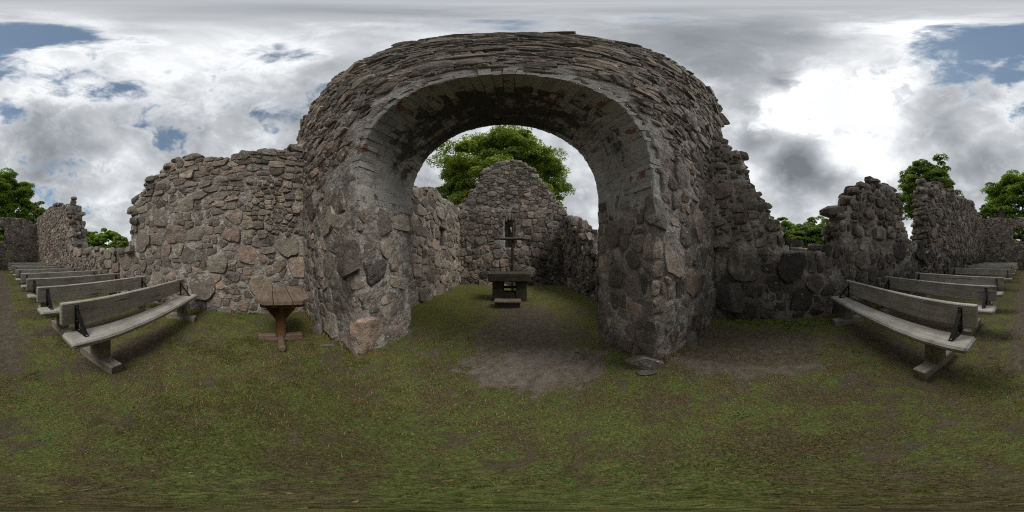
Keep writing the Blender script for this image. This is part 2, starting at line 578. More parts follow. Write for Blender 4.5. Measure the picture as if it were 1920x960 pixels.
# ---------------------------------------------------------------- the ground
def masks(x, y):
    """bare soil, pale trodden dust and yellow moss over the ground plan"""
    n = fbm(x * 1.7, y * 1.7, 3, 5)
    n2 = fbm(x * 4.5, y * 4.5, 11, 4)
    n4 = fbm(x * 13, y * 13, 15, 3)
    jit = (n - 0.5) * 0.9 + (n2 - 0.5) * 0.9 + (n4 - .5) * .6

    def ell(cx, cy, rx, ry, soft=0.5):
        d = np.sqrt(((x - cx) / rx) ** 2 + ((y - cy) / ry) ** 2) + jit * 0.75
        return 1 - sstep(d, 1 - soft, 1 + soft)
    sill = ell(0.26, 1.74, .74, 0.44, 0.62)
    sill2 = ell(-1.1, 1.85, 0.4, 0.12, 0.5) * 0.45
    path = ell(0.25, 3.0, .9, 1.4, 0.6) * 0.75
    aisle = (1 - sstep(np.abs(x + 0.05) + jit * 0.35, 0.12, 0.42)) * sstep(-y, 1.3, 1.9)
    bed = sstep(x + jit * 0.05, 1.76, 1.84) * (1 - sstep(x + jit * 0.7, 2.6, 3.2)) * sstep(y + jit * 0.5, -0.95, -0.5) * (1 - sstep(y, 1.1, 1.3))
    gravel = sstep(x + jit * 0.3, 1.36, 1.64) * (1 - sstep(x, 1.76, 1.82)) * sstep(y + jit * 0.4, -1.0, -0.5) * (1 - sstep(y, 1.1, 1.3)) * 0.85
    under = np.zeros_like(x)
    for cy in (-1.55, -2.65, -3.8):
        for sx in (-1, 1):
            under = np.maximum(under, 0.75 * (1 - sstep(np.sqrt(((x - sx * 1.6) / 1.2) ** 2 + ((y - cy) / 0.28) ** 2) + jit * 0.8, 0.6, 1.2)))
    near = 0.56 * sstep(n * 0.30 + n2 * 0.36 + n4 * .48 + .06 * sstep(x, -.6, 1.2), 0.54, 0.70)
    south = 0.35 * sstep(x, 0.3, 1.6) * sstep(n2, 0.35, 0.65)
    bare = np.clip(np.maximum.reduce([sill, sill2, path, aisle * 0.9, bed, gravel, under, near, south]), 0, 1)
    pale = np.clip(np.maximum.reduce([sill * sstep(n2 + 0.2, 0.35, 0.6), sill2 * 0.8, gravel * 0.35, path * 0.18, aisle * 0.12]), 0, 1)
    moss = np.clip(sstep(y, 2.3, 3.2) * sstep(np.abs(x) + jit, 0.5, 1.4) + sstep(x + jit, 2.3, 2.8) * (y < 1.3) + 0.35 * sstep(-x + jit, 2.6, 3.4), 0, 1)
    moss = np.where(np.abs(x) > 5, 0, moss)
    return bare, pale, moss


def lushness(x, y):
    g = np.exp(-(((x + .95) / .95) ** 2 + ((y - .45) / .8) ** 2))
    return sstep(fbm(x * 1.9, y * 1.9, 51, 4) * .8 + fbm(x * 6, y * 6, 57, 3) * .3 + .26 * g - .06 * sstep(x, .2, 1.4), .52, .72)


def gheight(x, y):
    h = (fbm(x * 0.9, y * 0.9, 21, 3) - 0.5) * 0.05 + (fbm(x * 5, y * 5, 22, 3) - 0.5) * 0.018
    bed = sstep(x, 1.78, 1.83) * (1 - sstep(x, 3.0, 3.4)) * sstep(y, -0.9, -0.5)* (1 - sstep(y, 1.1, 1.3))
    h = h - 0.05 * bed
    far = sstep(np.hypot(x, y), 30, 60)
    return h * (1 - far) - 0.02


def axis_lines(parts):
    out = []
    for a, b, st in parts:
        k = max(1, int(round((b - a) / st)))
        out += list(np.linspace(a, b, k, endpoint=False))
    out.append(parts[-1][1])
    return np.array(out)


gx = axis_lines([(-900, -100, 100), (-100, -10, 9), (-10, -4.2, .6), (-4.2, 4.5, .06), (4.5, 10, .6), (10, 100, 9), (100, 900, 100)])
gy = axis_lines([(-900, -100, 100), (-100, -18, 8), (-18, -5, .16), (-5, 5, .06), (5, 8.2, .1), (8.2, 20, 1.2), (20, 100, 8), (100, 900, 100)])
GX, GY = np.meshgrid(gx, gy)
GZ = gheight(GX, GY)
gv = np.stack([GX.ravel(), GY.ravel(), GZ.ravel()], 1)
nx, ny = len(gx), len(gy)
ii = (np.arange(ny - 1)[:, None] * nx + np.arange(nx - 1)[None, :]).ravel()
gf = np.stack([ii, ii + 1, ii + nx + 1, ii + nx], 1)
bare, pale, moss = masks(GX.ravel(), GY.ravel())
ground = quads_obj('ground', gv, gf, M['ground'], None, np.stack([bare, pale, moss], 1), True)
tag(ground, 'mown turf with bare trodden soil covering the floor of the ruin', 'ground', kind='structure')


# ---------------------------------------------------------------- masonry
def pack(rng, u0, u1, v0, v1, classes, k):
    """variable-size dart throwing in the metric (u, v*k)"""
    S = np.zeros((6000, 3))
    n = 0
    area = (u1 - u0) * (v1 - v0) * k
    for r, fill in classes:
        for _ in range(int(area / (math.pi * r * r) * fill)):
            a, b = rng.uniform(u0, u1), rng.uniform(v0, v1) * k
            rr = r * rng.uniform(0.85, 1.15)
            if n:
                d2 = (S[:n, 0] - a) ** 2 + (S[:n, 1] - b) ** 2
                if (d2 < ((S[:n, 2] + rr) * 0.68) ** 2).any():
                    continue
            S[n] = (a, b, rr)
            n += 1
            if n >= 5990:
                break
    return S[:n]


def clip_half(poly, nx_, ny_, c):
    out = []
    m = len(poly)
    for i in range(m):
        a, b = poly[i], poly[(i + 1) % m]
        da = a[0] * nx_ + a[1] * ny_ - c
        db = b[0] * nx_ + b[1] * ny_ - c
        if da <= 0:
            out.append(a)
        if (da < 0 < db) or (db < 0 < da):
            t = da / (da - db)
            out.append((a[0] + (b[0] - a[0]) * t, a[1] + (b[1] - a[1]) * t))
    return out


SQ = 1.9


def cell(S, i, gap):
    a, b, r = S[i]
    d = np.hypot(S[:, 0] - a, S[:, 1] - b)
    order = np.argsort(d)[1:40]
    m = r * 2.0
    poly = [(a - m, b - m), (a + m, b - m), (a + m, b + m), (a - m, b + m)]
    for j in order:
        dj = d[j]
        if dj < 1e-6:
            continue
        t = (dj * dj + .3 * (r * r - S[j, 2] ** 2)) / (2 * dj)
        if t > 3.0 * r:
            continue
        nx_, ny_ = (S[j, 0] - a) / dj, (S[j, 1] - b) / dj
        mx_, my_ = a + nx_ * t, b + ny_ * t
        # joints tend towards bed and upright directions, as in laid rubble
        bx, by = math.copysign(abs(nx_) ** SQ, nx_), math.copysign(abs(ny_) ** SQ, ny_)
        l_ = math.hypot(bx, by)
        bx, by = bx / l_, by / l_
        poly = clip_half(poly, bx, by, bx * mx_ + by * my_ - gap * .5)
        if len(poly) < 3:
            return None
    return poly


def area_of(p):
    return 0.5 * sum(p[i][0] * p[(i + 1) % len(p)][1] - p[(i + 1) % len(p)][0] * p[i][1] for i in range(len(p)))


def outline(poly, n, rng, cut=0.10):
    """keep the corners of the cell, ease them a little and let the long sides wander"""
    pts = [np.array(q) for q in poly]
    per = sum(np.linalg.norm(pts[i] - pts[i - 1]) for i in range(len(pts)))
    k = []
    for i in range(len(pts)):
        if np.linalg.norm(pts[i] - pts[i - 1]) > per * .055 or len(pts) - i + len(k) <= 3:
            k.append(pts[i])
    pts = k if len(k) >= 3 else pts
    m = len(pts)
    out = []
    for i in range(m):
        a, b = pts[i], pts[(i + 1) % m]
        e = b - a
        ln = np.linalg.norm(e)
        nr = np.array([-e[1], e[0]]) / max(ln, 1e-9)
        out.append(a + e * cut * rng.uniform(.5, 1.8))
        if ln > per * .13 and n > 8:
            out.append(a + e * rng.uniform(.35, .65) + nr * ln * rng.uniform(-.06, .045))
        out.append(b - e * cut * rng.uniform(.5, 1.8))
    return np.array(out)


def stone_from(poly_uv, depth, rng, mapf, sign, detail, bulge):
    """a dressed or rubble stone standing out of the wall face; poly in (u, v) metres"""
    n = detail
    o = outline(poly_uv, n, rng)
    n = len(o)
    c = o.mean(0)
    rad = math.sqrt(max(abs(area_of([tuple(q) for q in o])), 1e-6) / math.pi)
    ta, tb = rng.gauss(0, .10), rng.gauss(0, .10)
    rings = [(1.0, -0.07), (1.0 - rng.uniform(0, .02), depth * 0.55), (0.93 + rng.uniform(-.04, .04), depth * 0.97), (0.5, depth + bulge * .5)]
    verts, faces = [], []
    for k, (s, wv) in enumerate(rings):
        for q in o:
            jx = rng.uniform(-.05, .05) * rad if k else 0
            jy = rng.uniform(-.05, .05) * rad if k else 0
            uu, vv = c[0] + (q[0] - c[0]) * s + jx, c[1] + (q[1] - c[1]) * s + jy
            ww = wv + (0 if k == 0 else (ta * (uu - c[0]) + tb * (vv - c[1])) * (1 if k > 1 else .6) + rng.uniform(-.2, .2) * min(depth, .04) * (0.6 + .3 * k))
            verts.append(mapf(uu, vv, ww))
    verts.append(mapf(c[0], c[1], depth + bulge * .5 + rng.uniform(-.008, .008)))
    cc = len(verts) - 1
    nr = len(rings)
    for k in range(nr - 1):
        for i in range(n):
            a, b = k * n + i, k * n + (i + 1) % n
            f = (a, b, b + n, a + n)
            faces.append(f if sign > 0 else f[::-1])
    for i in range(n):
        a, b = (nr - 1) * n + i, (nr - 1) * n + (i + 1) % n
        faces.append((a, b, cc) if sign > 0 else (b, a, cc))
    return verts, faces, rad


_bm = bmesh.new()
bmesh.ops.create_icosphere(_bm, subdivisions=2, radius=1.0)
ICO_V = np.array([v.co[:] for v in _bm.verts])
ICO_F = [tuple(v.index for v in f.verts) for f in _bm.faces]
_bm.free()


def rock(center, radii, rng, rz=0.0, tilt=0.25):
    """angular field stone: a ball cut back by random planes"""
    V = ICO_V.copy()
    for _ in range(13):
        d = np.array([rng.gauss(0, 1) for _ in range(3)])
        d /= np.linalg.norm(d)
        h = rng.uniform(.42, .80)
        ex = V @ d - h
        V = V - np.outer(np.maximum(ex, 0) * 1.0, d)
    V += np.array([[rng.uniform(-.025, .025) for _ in range(3)] for _ in range(len(V))])
    V = V * np.array(radii) * 1.4
    a, b, c = rz, rng.gauss(0, tilt), rng.gauss(0, tilt)
    Rz = np.array([[math.cos(a), -math.sin(a), 0], [math.sin(a), math.cos(a), 0], [0, 0, 1]])
    Rx = np.array([[1, 0, 0], [0, math.cos(b), -math.sin(b)], [0, math.sin(b), math.cos(b)]])
    Ry = np.array([[math.cos(c), 0, math.sin(c)], [0, 1, 0], [-math.sin(c), 0, math.cos(c)]])
    V = V @ (Rz @ Rx @ Ry).T + np.array(center)
    return [tuple(q) for q in V], ICO_F, float(np.mean(radii))


def slab(center, radii, rng, rz=0.0, tilt=0.16):
    """broken angular block with bed planes top and bottom"""
    n = rng.randint(5, 8)
    an = sorted((i + rng.uniform(-.32, .32)) / n * 2 * math.pi for i in range(n))
    rd = [rng.uniform(.78, 1.15) for _ in range(n)]
    sq = rng.uniform(0, .35)
    V, F = [], []
    sh = (rng.uniform(-.15, .15), rng.uniform(-.15, .15))
    for (z, sc) in ((-1, .84), (-.55, 1.0), (.5, rng.uniform(.9, 1.0)), (1, rng.uniform(.72, .9))):
        for a, r_ in zip(an, rd):
            q = r_ * sc * (1 + rng.uniform(-.05, .05)) * (1 + sq * abs(math.sin(2 * a)))
            V.append((math.cos(a) * q + sh[0] * z, math.sin(a) * q + sh[1] * z, z * (1 + rng.uniform(-.16, .16))))
    for k in range(3):
        for i in range(n):
            a, b = k * n + i, k * n + (i + 1) % n
            F.append((a, b, b + n, a + n))
    V += [(0, 0, -1), (0, 0, 1 + rng.uniform(-.1, .15))]
    for i in range(n):
        F.append(((i + 1) % n, i, 4 * n))
        F.append((3 * n + i, 3 * n + (i + 1) % n, 4 * n + 1))
    V = np.array(V) * np.array(radii)
    a, b, c = rz, rng.gauss(0, tilt), rng.gauss(0, tilt)
    Rz = np.array([[math.cos(a), -math.sin(a), 0], [math.sin(a), math.cos(a), 0], [0, 0, 1]])
    Rx = np.array([[1, 0, 0], [0, math.cos(b), -math.sin(b)], [0, math.sin(b), math.cos(b)]])
    Ry = np.array([[math.cos(c), 0, math.sin(c)], [0, 1, 0], [-math.sin(c), 0, math.cos(c)]])
    V = V @ (Rz @ Rx @ Ry).T + np.array(center)
    return [tuple(q) for q in V], F, float(np.mean(radii))


class Wall:
    def __init__(self, name, label, P0, P1, T, profile, seed, stain=None, mapf=None, sign=None):
        self.rng = random.Random(seed)
        self.P0 = Vector((*P0, 0))
        d = Vector((P1[0] - P0[0], P1[1] - P0[1], 0))
        self.L = d.length
        self.d = d.normalized()
        n = Vector((-self.d.y, self.d.x, 0))
        mid = self.P0 + self.d * self.L * 0.5
        if n.dot(Vector((0, 0.3 if mid.y < 1.1 else 4.0, 0)) - mid) < 0:
            n = -n
        self.n = n
        cr = self.d.cross(Vector((0, 0, 1)))
        self.sign = (1 if cr.dot(n) > 0 else -1) if sign is None else sign
        self.T = T
        self.pu = [q[0] for q in profile]
        self.pv = [q[1] for q in profile]
        self.stones = []
        self.stain = stain or (lambda u, v: 0.2)
        self.map = mapf or self.plane
        self.root = empty(name, (*P0, 0))
        self.inv = Vector((-P0[0], -P0[1], 0))
        tag(self.root, label, 'wall')
        self.thick = lambda u, v: self.T
        self.voids = []           # functions (u, v) -> True inside an opening

    def plane(self, u, v, w_):
        return (self.P0.x + self.d.x * u + self.n.x * w_, self.P0.y + self.d.y * u + self.n.y * w_, v)

    def top(self, u):
        return float(np.interp(u, self.pu, self.pv))

    def solid(self, u, v, m=0.0):
        if v > self.top(u) - m or u < self.pu[0] or u > self.pu[-1]:
            return False
        return not any(f(u, v) for f in self.voids)

    def add(self, vf, tint=None, name='stone', boost=1.0):
        v, f, rad = vf
        c = np.mean(np.array(v), 0)
        dist = math.sqrt(c[0] ** 2 + c[1] ** 2 + (c[2] - CAM_H) ** 2)
        self.stones.append((rad / dist * boost, v, f, tint, name))

    def tint_at(self, u, v):
        return (self.rng.random(), self.rng.random(), max(0.0, min(1.0, self.stain(u, v) + self.rng.gauss(0, .08))))

    def face(self, u0, u1, v0, v1, classes, k=1.2, gap=0.03, depth=(.02, .05), bulge=.012, inside=None, ghosts=(), detail=(10, 15), margin=0.05, clip=None):
        rng = self.rng
        S = pack(rng, u0 - .3, u1 + .3, v0 - .25, v1 + .25, classes, k)
        if len(ghosts):
            G = np.array([(a, b * k, r) for a, b, r in ghosts])
            keep = np.ones(len(S), bool)
            for g_ in G:
                keep &= (S[:, 0] - g_[0]) ** 2 + (S[:, 1] - g_[1]) ** 2 > ((S[:, 2] + g_[2]) * .9) ** 2
            S = np.concatenate([S[keep], G])
        ng = len(ghosts)
        for i in range(len(S) - ng):
            u, v, r = S[i, 0], S[i, 1] / k, S[i, 2]
            if not (u0 <= u <= u1 and v0 <= v <= v1):
                continue
            if inside is not None and not inside(u, v):
                continue
            if not self.solid(u, v, margin if v > 0.3 else 0):
                continue
            g = gap(u, v) if callable(gap) else gap
            poly = cell(S, i, g * rng.uniform(.5, 1.6))
            if poly is None or len(poly) < 3:
                continue
            poly = [(q[0], q[1] / k) for q in poly]
            if clip:
                for (nx_, ny_, c_) in clip(u, v):
                    poly = clip_half(poly, nx_, ny_, c_)
                    if len(poly) < 3:
                        break
            if len(poly) < 3 or abs(area_of(poly)) < 6e-4:
                continue
            if area_of(poly) < 0:
                poly = poly[::-1]
            dd = rng.uniform(*depth) * (0.7 + 2.0 * r)
            n = detail[1] if r > .11 else detail[0]
            self.add(stone_from(poly, dd, rng, self.map, self.sign, n, bulge * rng.uniform(.3, 1.6)), self.tint_at(u, v))

    def crown(self, spacing=.26, rows=3, size=(.09, .2), flat=.55, u0=None, u1=None, sink=.35):
        """loose field stones bedded along the broken top"""
        rng = self.rng
        pts = list(zip(self.pu, self.pv))
        ang = math.atan2(self.d.y, self.d.x)
        for (a, b) in zip(pts[:-1], pts[1:]):
            ln = math.hypot(b[0] - a[0], b[1] - a[1])
            steep = abs(b[1] - a[1]) / max(ln, 1e-6)
            k = max(1, int(ln / spacing))
            for i in range(k):
                t = (i + rng.random()) / k
                u, v = a[0] + (b[0] - a[0]) * t, a[1] + (b[1] - a[1]) * t
                if (u0 is not None and u < u0) or (u1 is not None and u > u1):
                    continue
                for j in range(rows):
                    dep = -self.thick(u, v) * ((j + .5) / rows + rng.uniform(-.12, .12)) * .96
                    if j == 0:
                        dep = -rng.uniform(.02, .14)
                    s = rng.uniform(*size)
                    x, y, z = self.plane(u + rng.uniform(-.08, .08), v, dep)
                    zz = z - s * sink + rng.uniform(-.05, .04)
                    self.add(slab((x, y, zz), (s * rng.uniform(.9, 1.6), s * rng.uniform(.8, 1.2), s * (flat + .08 * steep) * rng.uniform(.7, 1.2)), rng, ang + rng.gauss(0, .3)), self.tint_at(u, v))

    def core(self, ub, vb, step=.08, mask=None, layers=5, rough=.035, shrink=.07, out=.010):
        """the mortared heart of the wall"""
        us = axis_lines([(a, b, step) for a, b in zip(ub[:-1], ub[1:])])
        vs = axis_lines([(a, b, step) for a, b in zip(vb[:-1], vb[1:])])
        nu, nv = len(us) - 1, len(vs) - 1
        inside = np.zeros((nu + 2, nv + 2), bool)
        for i in range(nu):
            for j in range(nv):
                u, v = (us[i] + us[i + 1]) / 2, (vs[j] + vs[j + 1]) / 2
                inside[i + 1, j + 1] = self.solid(u, v, shrink) and (mask is None or mask(u, v))
        verts, idx, tint, faces = [], {}, [], []

        def V(i, j, k):
            key = (i, j, k)
            if key not in idx:
                p = Vector(self.plane(us[i], vs[j], -self.thick(us[i], vs[j]) * k / layers))
                q = mnoise.noise_vector(p * 3.1) * rough + mnoise.noise_vector(p * 9.0) * rough * .5
                if 0 < k:
                    q *= 1.7
                if k == 0:
                    q = q * .62 + self.n * (out(us[i], vs[j]) if callable(out) else out)
                if k > 0 and self.root.name.startswith('chancel_arch') and vs[j] < BOT:
                    if abs(us[i] - XL) < 1e-6:
                        q = q * .5 + Vector((.009, 0, 0))
                    elif abs(us[i] - XR) < 1e-6:
                        q = q * .5 - Vector((.009, 0, 0))
                idx[key] = len(verts)
                verts.append(tuple(p + q))
                tint.append((.5, .5, max(0, min(1, self.stain(us[i], vs[j])))))
            return idx[key]
        sg = self.sign
        for i in range(nu):
            for j in range(nv):
                if not inside[i + 1, j + 1]:
                    continue
                f = (V(i, j, 0), V(i + 1, j, 0), V(i + 1, j + 1, 0), V(i, j + 1, 0))
                faces.append(f if sg > 0 else f[::-1])
                f = (V(i, j, layers), V(i, j + 1, layers), V(i + 1, j + 1, layers), V(i + 1, j, layers))
                faces.append(f if sg > 0 else f[::-1])
                for (di, dj, a, b) in ((-1, 0, (i, j + 1), (i, j)), (1, 0, (i + 1, j), (i + 1, j + 1)), (0, -1, (i, j), (i + 1, j)), (0, 1, (i + 1, j + 1), (i, j + 1))):
                    if not inside[i + 1 + di, j + 1 + dj]:
                        for k in range(layers):
                            f = (V(*a, k), V(*a, k + 1), V(*b, k + 1), V(*b, k))
                            faces.append(f if sg > 0 else f[::-1])
        o = mesh_obj('mortar_core', [tuple(Vector(q) + self.inv) for q in verts], faces, M['mortar'], self.root, np.array(tint), True)
        return o

    def finish(self, limit=300):
        off = np.array(self.inv)
        self.stones.sort(key=lambda s: -s[0])
        for s in self.stones[:limit]:
            V = [tuple(np.array(q) + off) for q in s[1]]
            mesh_obj(s[4], V, s[2], M['stone'], self.root, np.array([s[3]] * len(V)), True, 38)
        rest = self.stones[limit:]
        if rest:
            V, F, Tn, b = [], [], [], 0
            for s in rest:
                V += [tuple(np.array(q) + off) for q in s[1]]
                F += [tuple(i + b for i in f) for f in s[2]]
                Tn += [s[3]] * len(s[1])
                b = len(V)
            o = mesh_obj('rubble', V, F, M['stone'], self.root, np.array(Tn), True, 38)
            tag(o, kind='stuff')


BIG = [(.56, .55), (.43, .9), (.31, .9), (.20, .7), (.11, .5), (.06, .3)]
MID = [(.40, .35), (.28, .9), (.20, 1.0), (.135, .8), (.08, .5), (.05, .25)]
SLAB = [(.34, .5), (.25, 1.0), (.17, 1.0), (.10, .6)]
FAR = [(.19, .8), (.14, 1.5), (.10, 1.5)]

# ---- chancel arch wall --------------------------------------------------
XL, XR, Y0, Y1 = -1.65, 1.36, 1.18, 2.30
CX, RAD, SPR = (XL + XR) / 2, (XR - XL) / 2, 2.30
RING = 0.25
BOT = 2.12       # lowest brick course
COR = 0.05


def arch_map(u, v, w_):
    if v < BOT + .05 and XL - COR < u < CX:
        s = u - XL
        if s < COR:
            a = (s + COR) / (2 * COR) * math.pi / 2
            cx, cy = XL - COR * .9, Y0 + COR * .9
            r = COR * .9 + w_
            return (cx + math.sin(a) * r, cy - math.cos(a) * r, v)
        return (XL + w_, Y0 + s, v)
    if v < BOT + .05 and CX <= u < XR + COR:
        s = XR - u
        if s < COR:
            a = (s + COR) / (2 * COR) * math.pi / 2
            cx, cy = XR + COR * .9, Y0 + COR * .9
            r = COR * .9 + w_
            return (cx - math.sin(a) * r, cy - math.cos(a) * r, v)
        return (XR - w_, Y0 + s, v)
    return (u, Y0 - w_, v)


arch_profile = [(-4.5, 5.0), (-4.42, 5.65), (-3.9, 5.85), (-3, 6.1), (-2.2, 6.3), (-1.5, 6.4), (-.9, 6.85), (-.3, 7.2), (.4, 7.3), (1, 7.05), (2, 6.8), (3, 6.9), (3.5, 6.85),
                (3.88, 6.7), (3.98, 6.1)]


def arch_stain(u, v):
    s = 0.22
    if u > 0:
        s = 0.22 + .12 * max(0, min(1, (2.0 - v) / 2.0))
    if u > 1.7 and v < 1.2:
        s += .14
    if v > 3.9:
        s = 0.27
    return s


aw = Wall('chancel_arch_wall', 'tall rough stone wall pierced by the big round chancel arch', (0, Y0), (1, Y0), Y1 - Y0, arch_profile, 5, arch_stain, arch_map, 1)
aw.n = Vector((0, -1, 0))
aw.P0 = Vector((0, Y0, 0))


def in_open(u, v):
    if v <= SPR:
        return XL < u < XR
    return (u - CX) ** 2 + (v - SPR) ** 2 < RAD ** 2


def in_ring(u, v, rad=RAD + RING):
    if v < BOT:
        return False
    if v <= SPR:
        return abs(u - CX) < rad
    return (u - CX) ** 2 + (v - SPR) ** 2 < rad ** 2


def jamb_zone(u, v):
    return v < BOT - .02 and (XL <= u < XL + (Y1 - Y0) - .02 or XR - (Y1 - Y0) + .02 < u <= XR)


def aw_inside(u, v):
    if in_open(u, v):
        return jamb_zone(u, v)
    return not in_ring(u, v, RAD + RING + .03)


def aw_clip(u, v):
    if v < BOT and XL - .05 < u < CX:
        return [(0, 1, BOT), (1, 0, XL + (Y1 - Y0))]
    if v < BOT and CX <= u < XR + .05:
        return [(0, 1, BOT), (-1, 0, -(XR - (Y1 - Y0)))]
    if v < BOT and abs(u - CX) < RAD + RING + .1:
        return [(0, 1, BOT)]
    return []


gh = []
for i in range(64):
    a = math.pi * i / 63
    gh.append((CX + math.cos(a) * (RAD + RING - .06), SPR + math.sin(a) * (RAD + RING - .06), .055))


def aw_gap(u, v):
    if v < 2.2 and XL + .02 < u < -.4:
        return .06
    if v < 2.4 and .2 < u < 1.7:
        return .045
    return .028


aw.face(-4.45, 3.98, -.05, 2.9, BIG, 1.0, aw_gap, (.012, .035), .008, lambda u, v: aw_inside(u, v), gh, (10, 16), clip=aw_clip)
aw.face(-4.45, 3.98, 2.82, 7.4, MID, 1.55, .025, (.018, .055), .008, lambda u, v: aw_inside(u, v), gh, (9, 14))
aw.crown(.24, 3, (.06, .12), .5, sink=.6)
aw.core([-4.5, XL, CX, XR, 3.98], [-.1, BOT, SPR, 7.4], .075, lambda u, v: not in_open(u, v) and not (in_ring(u, v, RAD + .12)), layers=12, rough=.032, out=lambda u, v: .012 if (v < 2.6 and abs(u - CX) < RAD + .8) else .010)
# plinth boulders at the feet of the jambs
for (x, y, sx, sy, sz, rz) in ((1.30, 1.22, .19, .09, .13, -.75), (2.25, 1.14, .2, .10, .16, .1),
                               (-2.75, 1.12, .22, .14, .15, .1), (-2.2, 1.17, .16, .05, .06, 0)):
    aw.add(rock((x, y, .03), (sx, sy, sz), aw.rng, rz, .08), (.42 + .1 * aw.rng.random(), .3, arch_stain(x, .1)), boost=3)
aw.finish()


# brick soffit and face ring of the arch
def wedge(a0, a1, r0, r1, y0, y1, rng):
    vs = []
    for y in (y0, y1):
        for (a, r) in ((a0, r0), (a1, r0), (a1, r1), (a0, r1)):
            rr = r + rng.uniform(-.005, .005)
            vs.append((CX + math.cos(a) * rr, y + rng.uniform(-.004, .004) - Y0, SPR + math.sin(a) * rr))
    return vs


BOX_F = [(0, 1, 2, 3), (7, 6, 5, 4), (0, 4, 5, 1), (1, 5, 6, 2), (2, 6, 7, 3), (3, 7, 4, 0)]
rb = random.Random(8)
COURSES = 56
CUT = np.cumsum([0] + [rb.uniform(.75, 1.3) for _ in range(COURSES)])
CUT = CUT / CUT[-1] * math.pi
rowsY = [Y0 - .006, 1.44, 1.68, 1.92, 2.11, Y1 + .02]
for i in range(COURSES):
    a0, a1 = CUT[i], CUT[i + 1]
    g = rb.uniform(.0006, .0026)
    sh = .09 if i % 2 else -.02
    for j in range(5):
        ya = rowsY[j] + (sh if 0 < j else 0) + .004
        yb = rowsY[j + 1] + (sh if j < 4 else 0) - .004
        pr = rb.uniform(-.009, .004)
        r1 = RAD + (RING + rb.uniform(-.07, .05) if j == 0 else .15)
        if j == 0:
            ya += rb.uniform(-.012, .014)
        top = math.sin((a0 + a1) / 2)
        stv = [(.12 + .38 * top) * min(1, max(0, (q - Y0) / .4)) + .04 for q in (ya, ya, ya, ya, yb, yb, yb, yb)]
        q1, q2 = rb.random(), rb.random()
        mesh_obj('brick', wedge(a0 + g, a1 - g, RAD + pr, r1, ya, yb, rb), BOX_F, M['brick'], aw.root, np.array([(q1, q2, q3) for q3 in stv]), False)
# vertical courses below the springing
bv, bf, bt = [], [], []
for sx in (-1, 1):
    for c in range(2):
        z0, z1 = BOT + c * .09 + .004, BOT + (c + 1) * .09 - .004
        for j in range(5):
            ya, yb = rowsY[j] + .004 + (.07 * (c % 2) if j else 0), rowsY[j + 1] - .004 + (.07 * (c % 2) if j < 4 else 0)
            xi, xo = CX + sx * (RAD - rb.uniform(-.004, .012)), CX + sx * (RAD + (RING if j == 0 else .15))
            b0 = [(xi, ya - Y0, z0), (xo, ya - Y0, z0), (xo, ya - Y0, z1), (xi, ya - Y0, z1)]
            b1 = [(q[0], yb - Y0, q[2]) for q in b0]
            mesh_obj('impost_block', b0 + b1, BOX_F, M['brick'], aw.root, np.array([(rb.random(), rb.random() * .5, .3 if sx < 0 else .18)] * 8), False)
lv, lf, lt = [], [], []
NB, ND, NR = 190, 26, 7


def lining_rows(c_, s_, zc, fade, top):
    """section of the worn plaster skin: down the face ring, then through the soffit or the pier"""
    for k in range(NR):
        r = RAD + RING * (1 - k / (NR - 1)) + .004
        p = Vector((CX + c_ * r, Y0, zc + s_ * r))
        d = mnoise.noise(p * 2.6) * .012 + mnoise.noise(p * 9) * .008 + fade * .012
        yield p + Vector((0, .001 - d + fade * fade * .09, 0)), .05 + .25 * fade
    for k in range(1, ND + 1):
        y = Y0 + (Y1 - Y0) * k / ND
        p = Vector((CX + c_ * RAD, y, zc + s_ * RAD))
        d = -.002 - (mnoise.noise(Vector((p.x * 1.5, p.y * (2.4 + 2 * fade), p.z * 1.5))) * (.014 + .05 * fade) + mnoise.noise(p * 8) * .009) - fade * .022 + fade * fade * .10
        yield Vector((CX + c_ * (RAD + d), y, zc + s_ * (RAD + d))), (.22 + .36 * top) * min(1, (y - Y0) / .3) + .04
    yield Vector((CX + c_ * (RAD + RING), Y1, zc + s_ * (RAD + RING))), .3


stations = []
ND2 = 22
for k in range(ND2):
    f_ = 1 - k / ND2
    stations.append((1.0, 0.0, SPR - .95 * f_, f_, .35))
for i in range(NB + 1):
    a = math.pi * i / NB
    stations.append((math.cos(a), math.sin(a), SPR, 0.0, math.sin(a)))
for k in range(1, ND2 + 1):
    f_ = k / ND2
    stations.append((-1.0, 0.0, SPR - .95 * f_, f_, .35))
for stn in stations:
    for p, st_ in lining_rows(*stn):
        lv.append((p.x, p.y - Y0, p.z))
        lt.append((.65, .12, st_))
W_ = NR + ND + 1
for i in range(len(stations) - 1):
    for k in range(W_ - 1):
        a = i * W_ + k
        lf.append((a, a + 1, a + 1 + W_, a + W_))
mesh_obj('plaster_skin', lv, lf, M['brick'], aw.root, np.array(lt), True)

# ---- north nave wall (left of the arch) ----------------------------------
n_profile = [(-0.02, 4.85), (.18, 4.8), (.27, 4.42), (.92, 4.45), (1.05, 4.48), (1.28, 4.3), (1.63, 4.15), (2.0, 4.12), (2.56, 4.33), (2.95, 4.44), (3.47, 4.36), (3.67, 4.2), (4.18, 3.88),
             (4.44, 3.62), (4.61, 3.42), (4.84, 3.1), (4.90, 2.5), (4.94, 2.05), (5.02, 1.68), (5.23, 1.56), (6.29, 1.62), (7.05, 1.7), (9.2, 1.74), (9.4, 2.4), (9.62, 2.9), (9.85, 3.4),
             (10.0, 4.0), (10.15, 4.6), (10.6, 4.75), (11.2, 5.0), (12.55, 5.36), (15.0, 5.38), (18.2, 5.4)]
nw = Wall('nave_wall', 'broken brown rubble wall of the nave standing behind the small table', (-3.9, 1.18), (-3.96, -17), .95, n_profile, 21,
          lambda u, v: .16 + .12 * (v > 3.6) + .16 * (u < 1.2 and v > 1.6) + .06 * (v < .4))


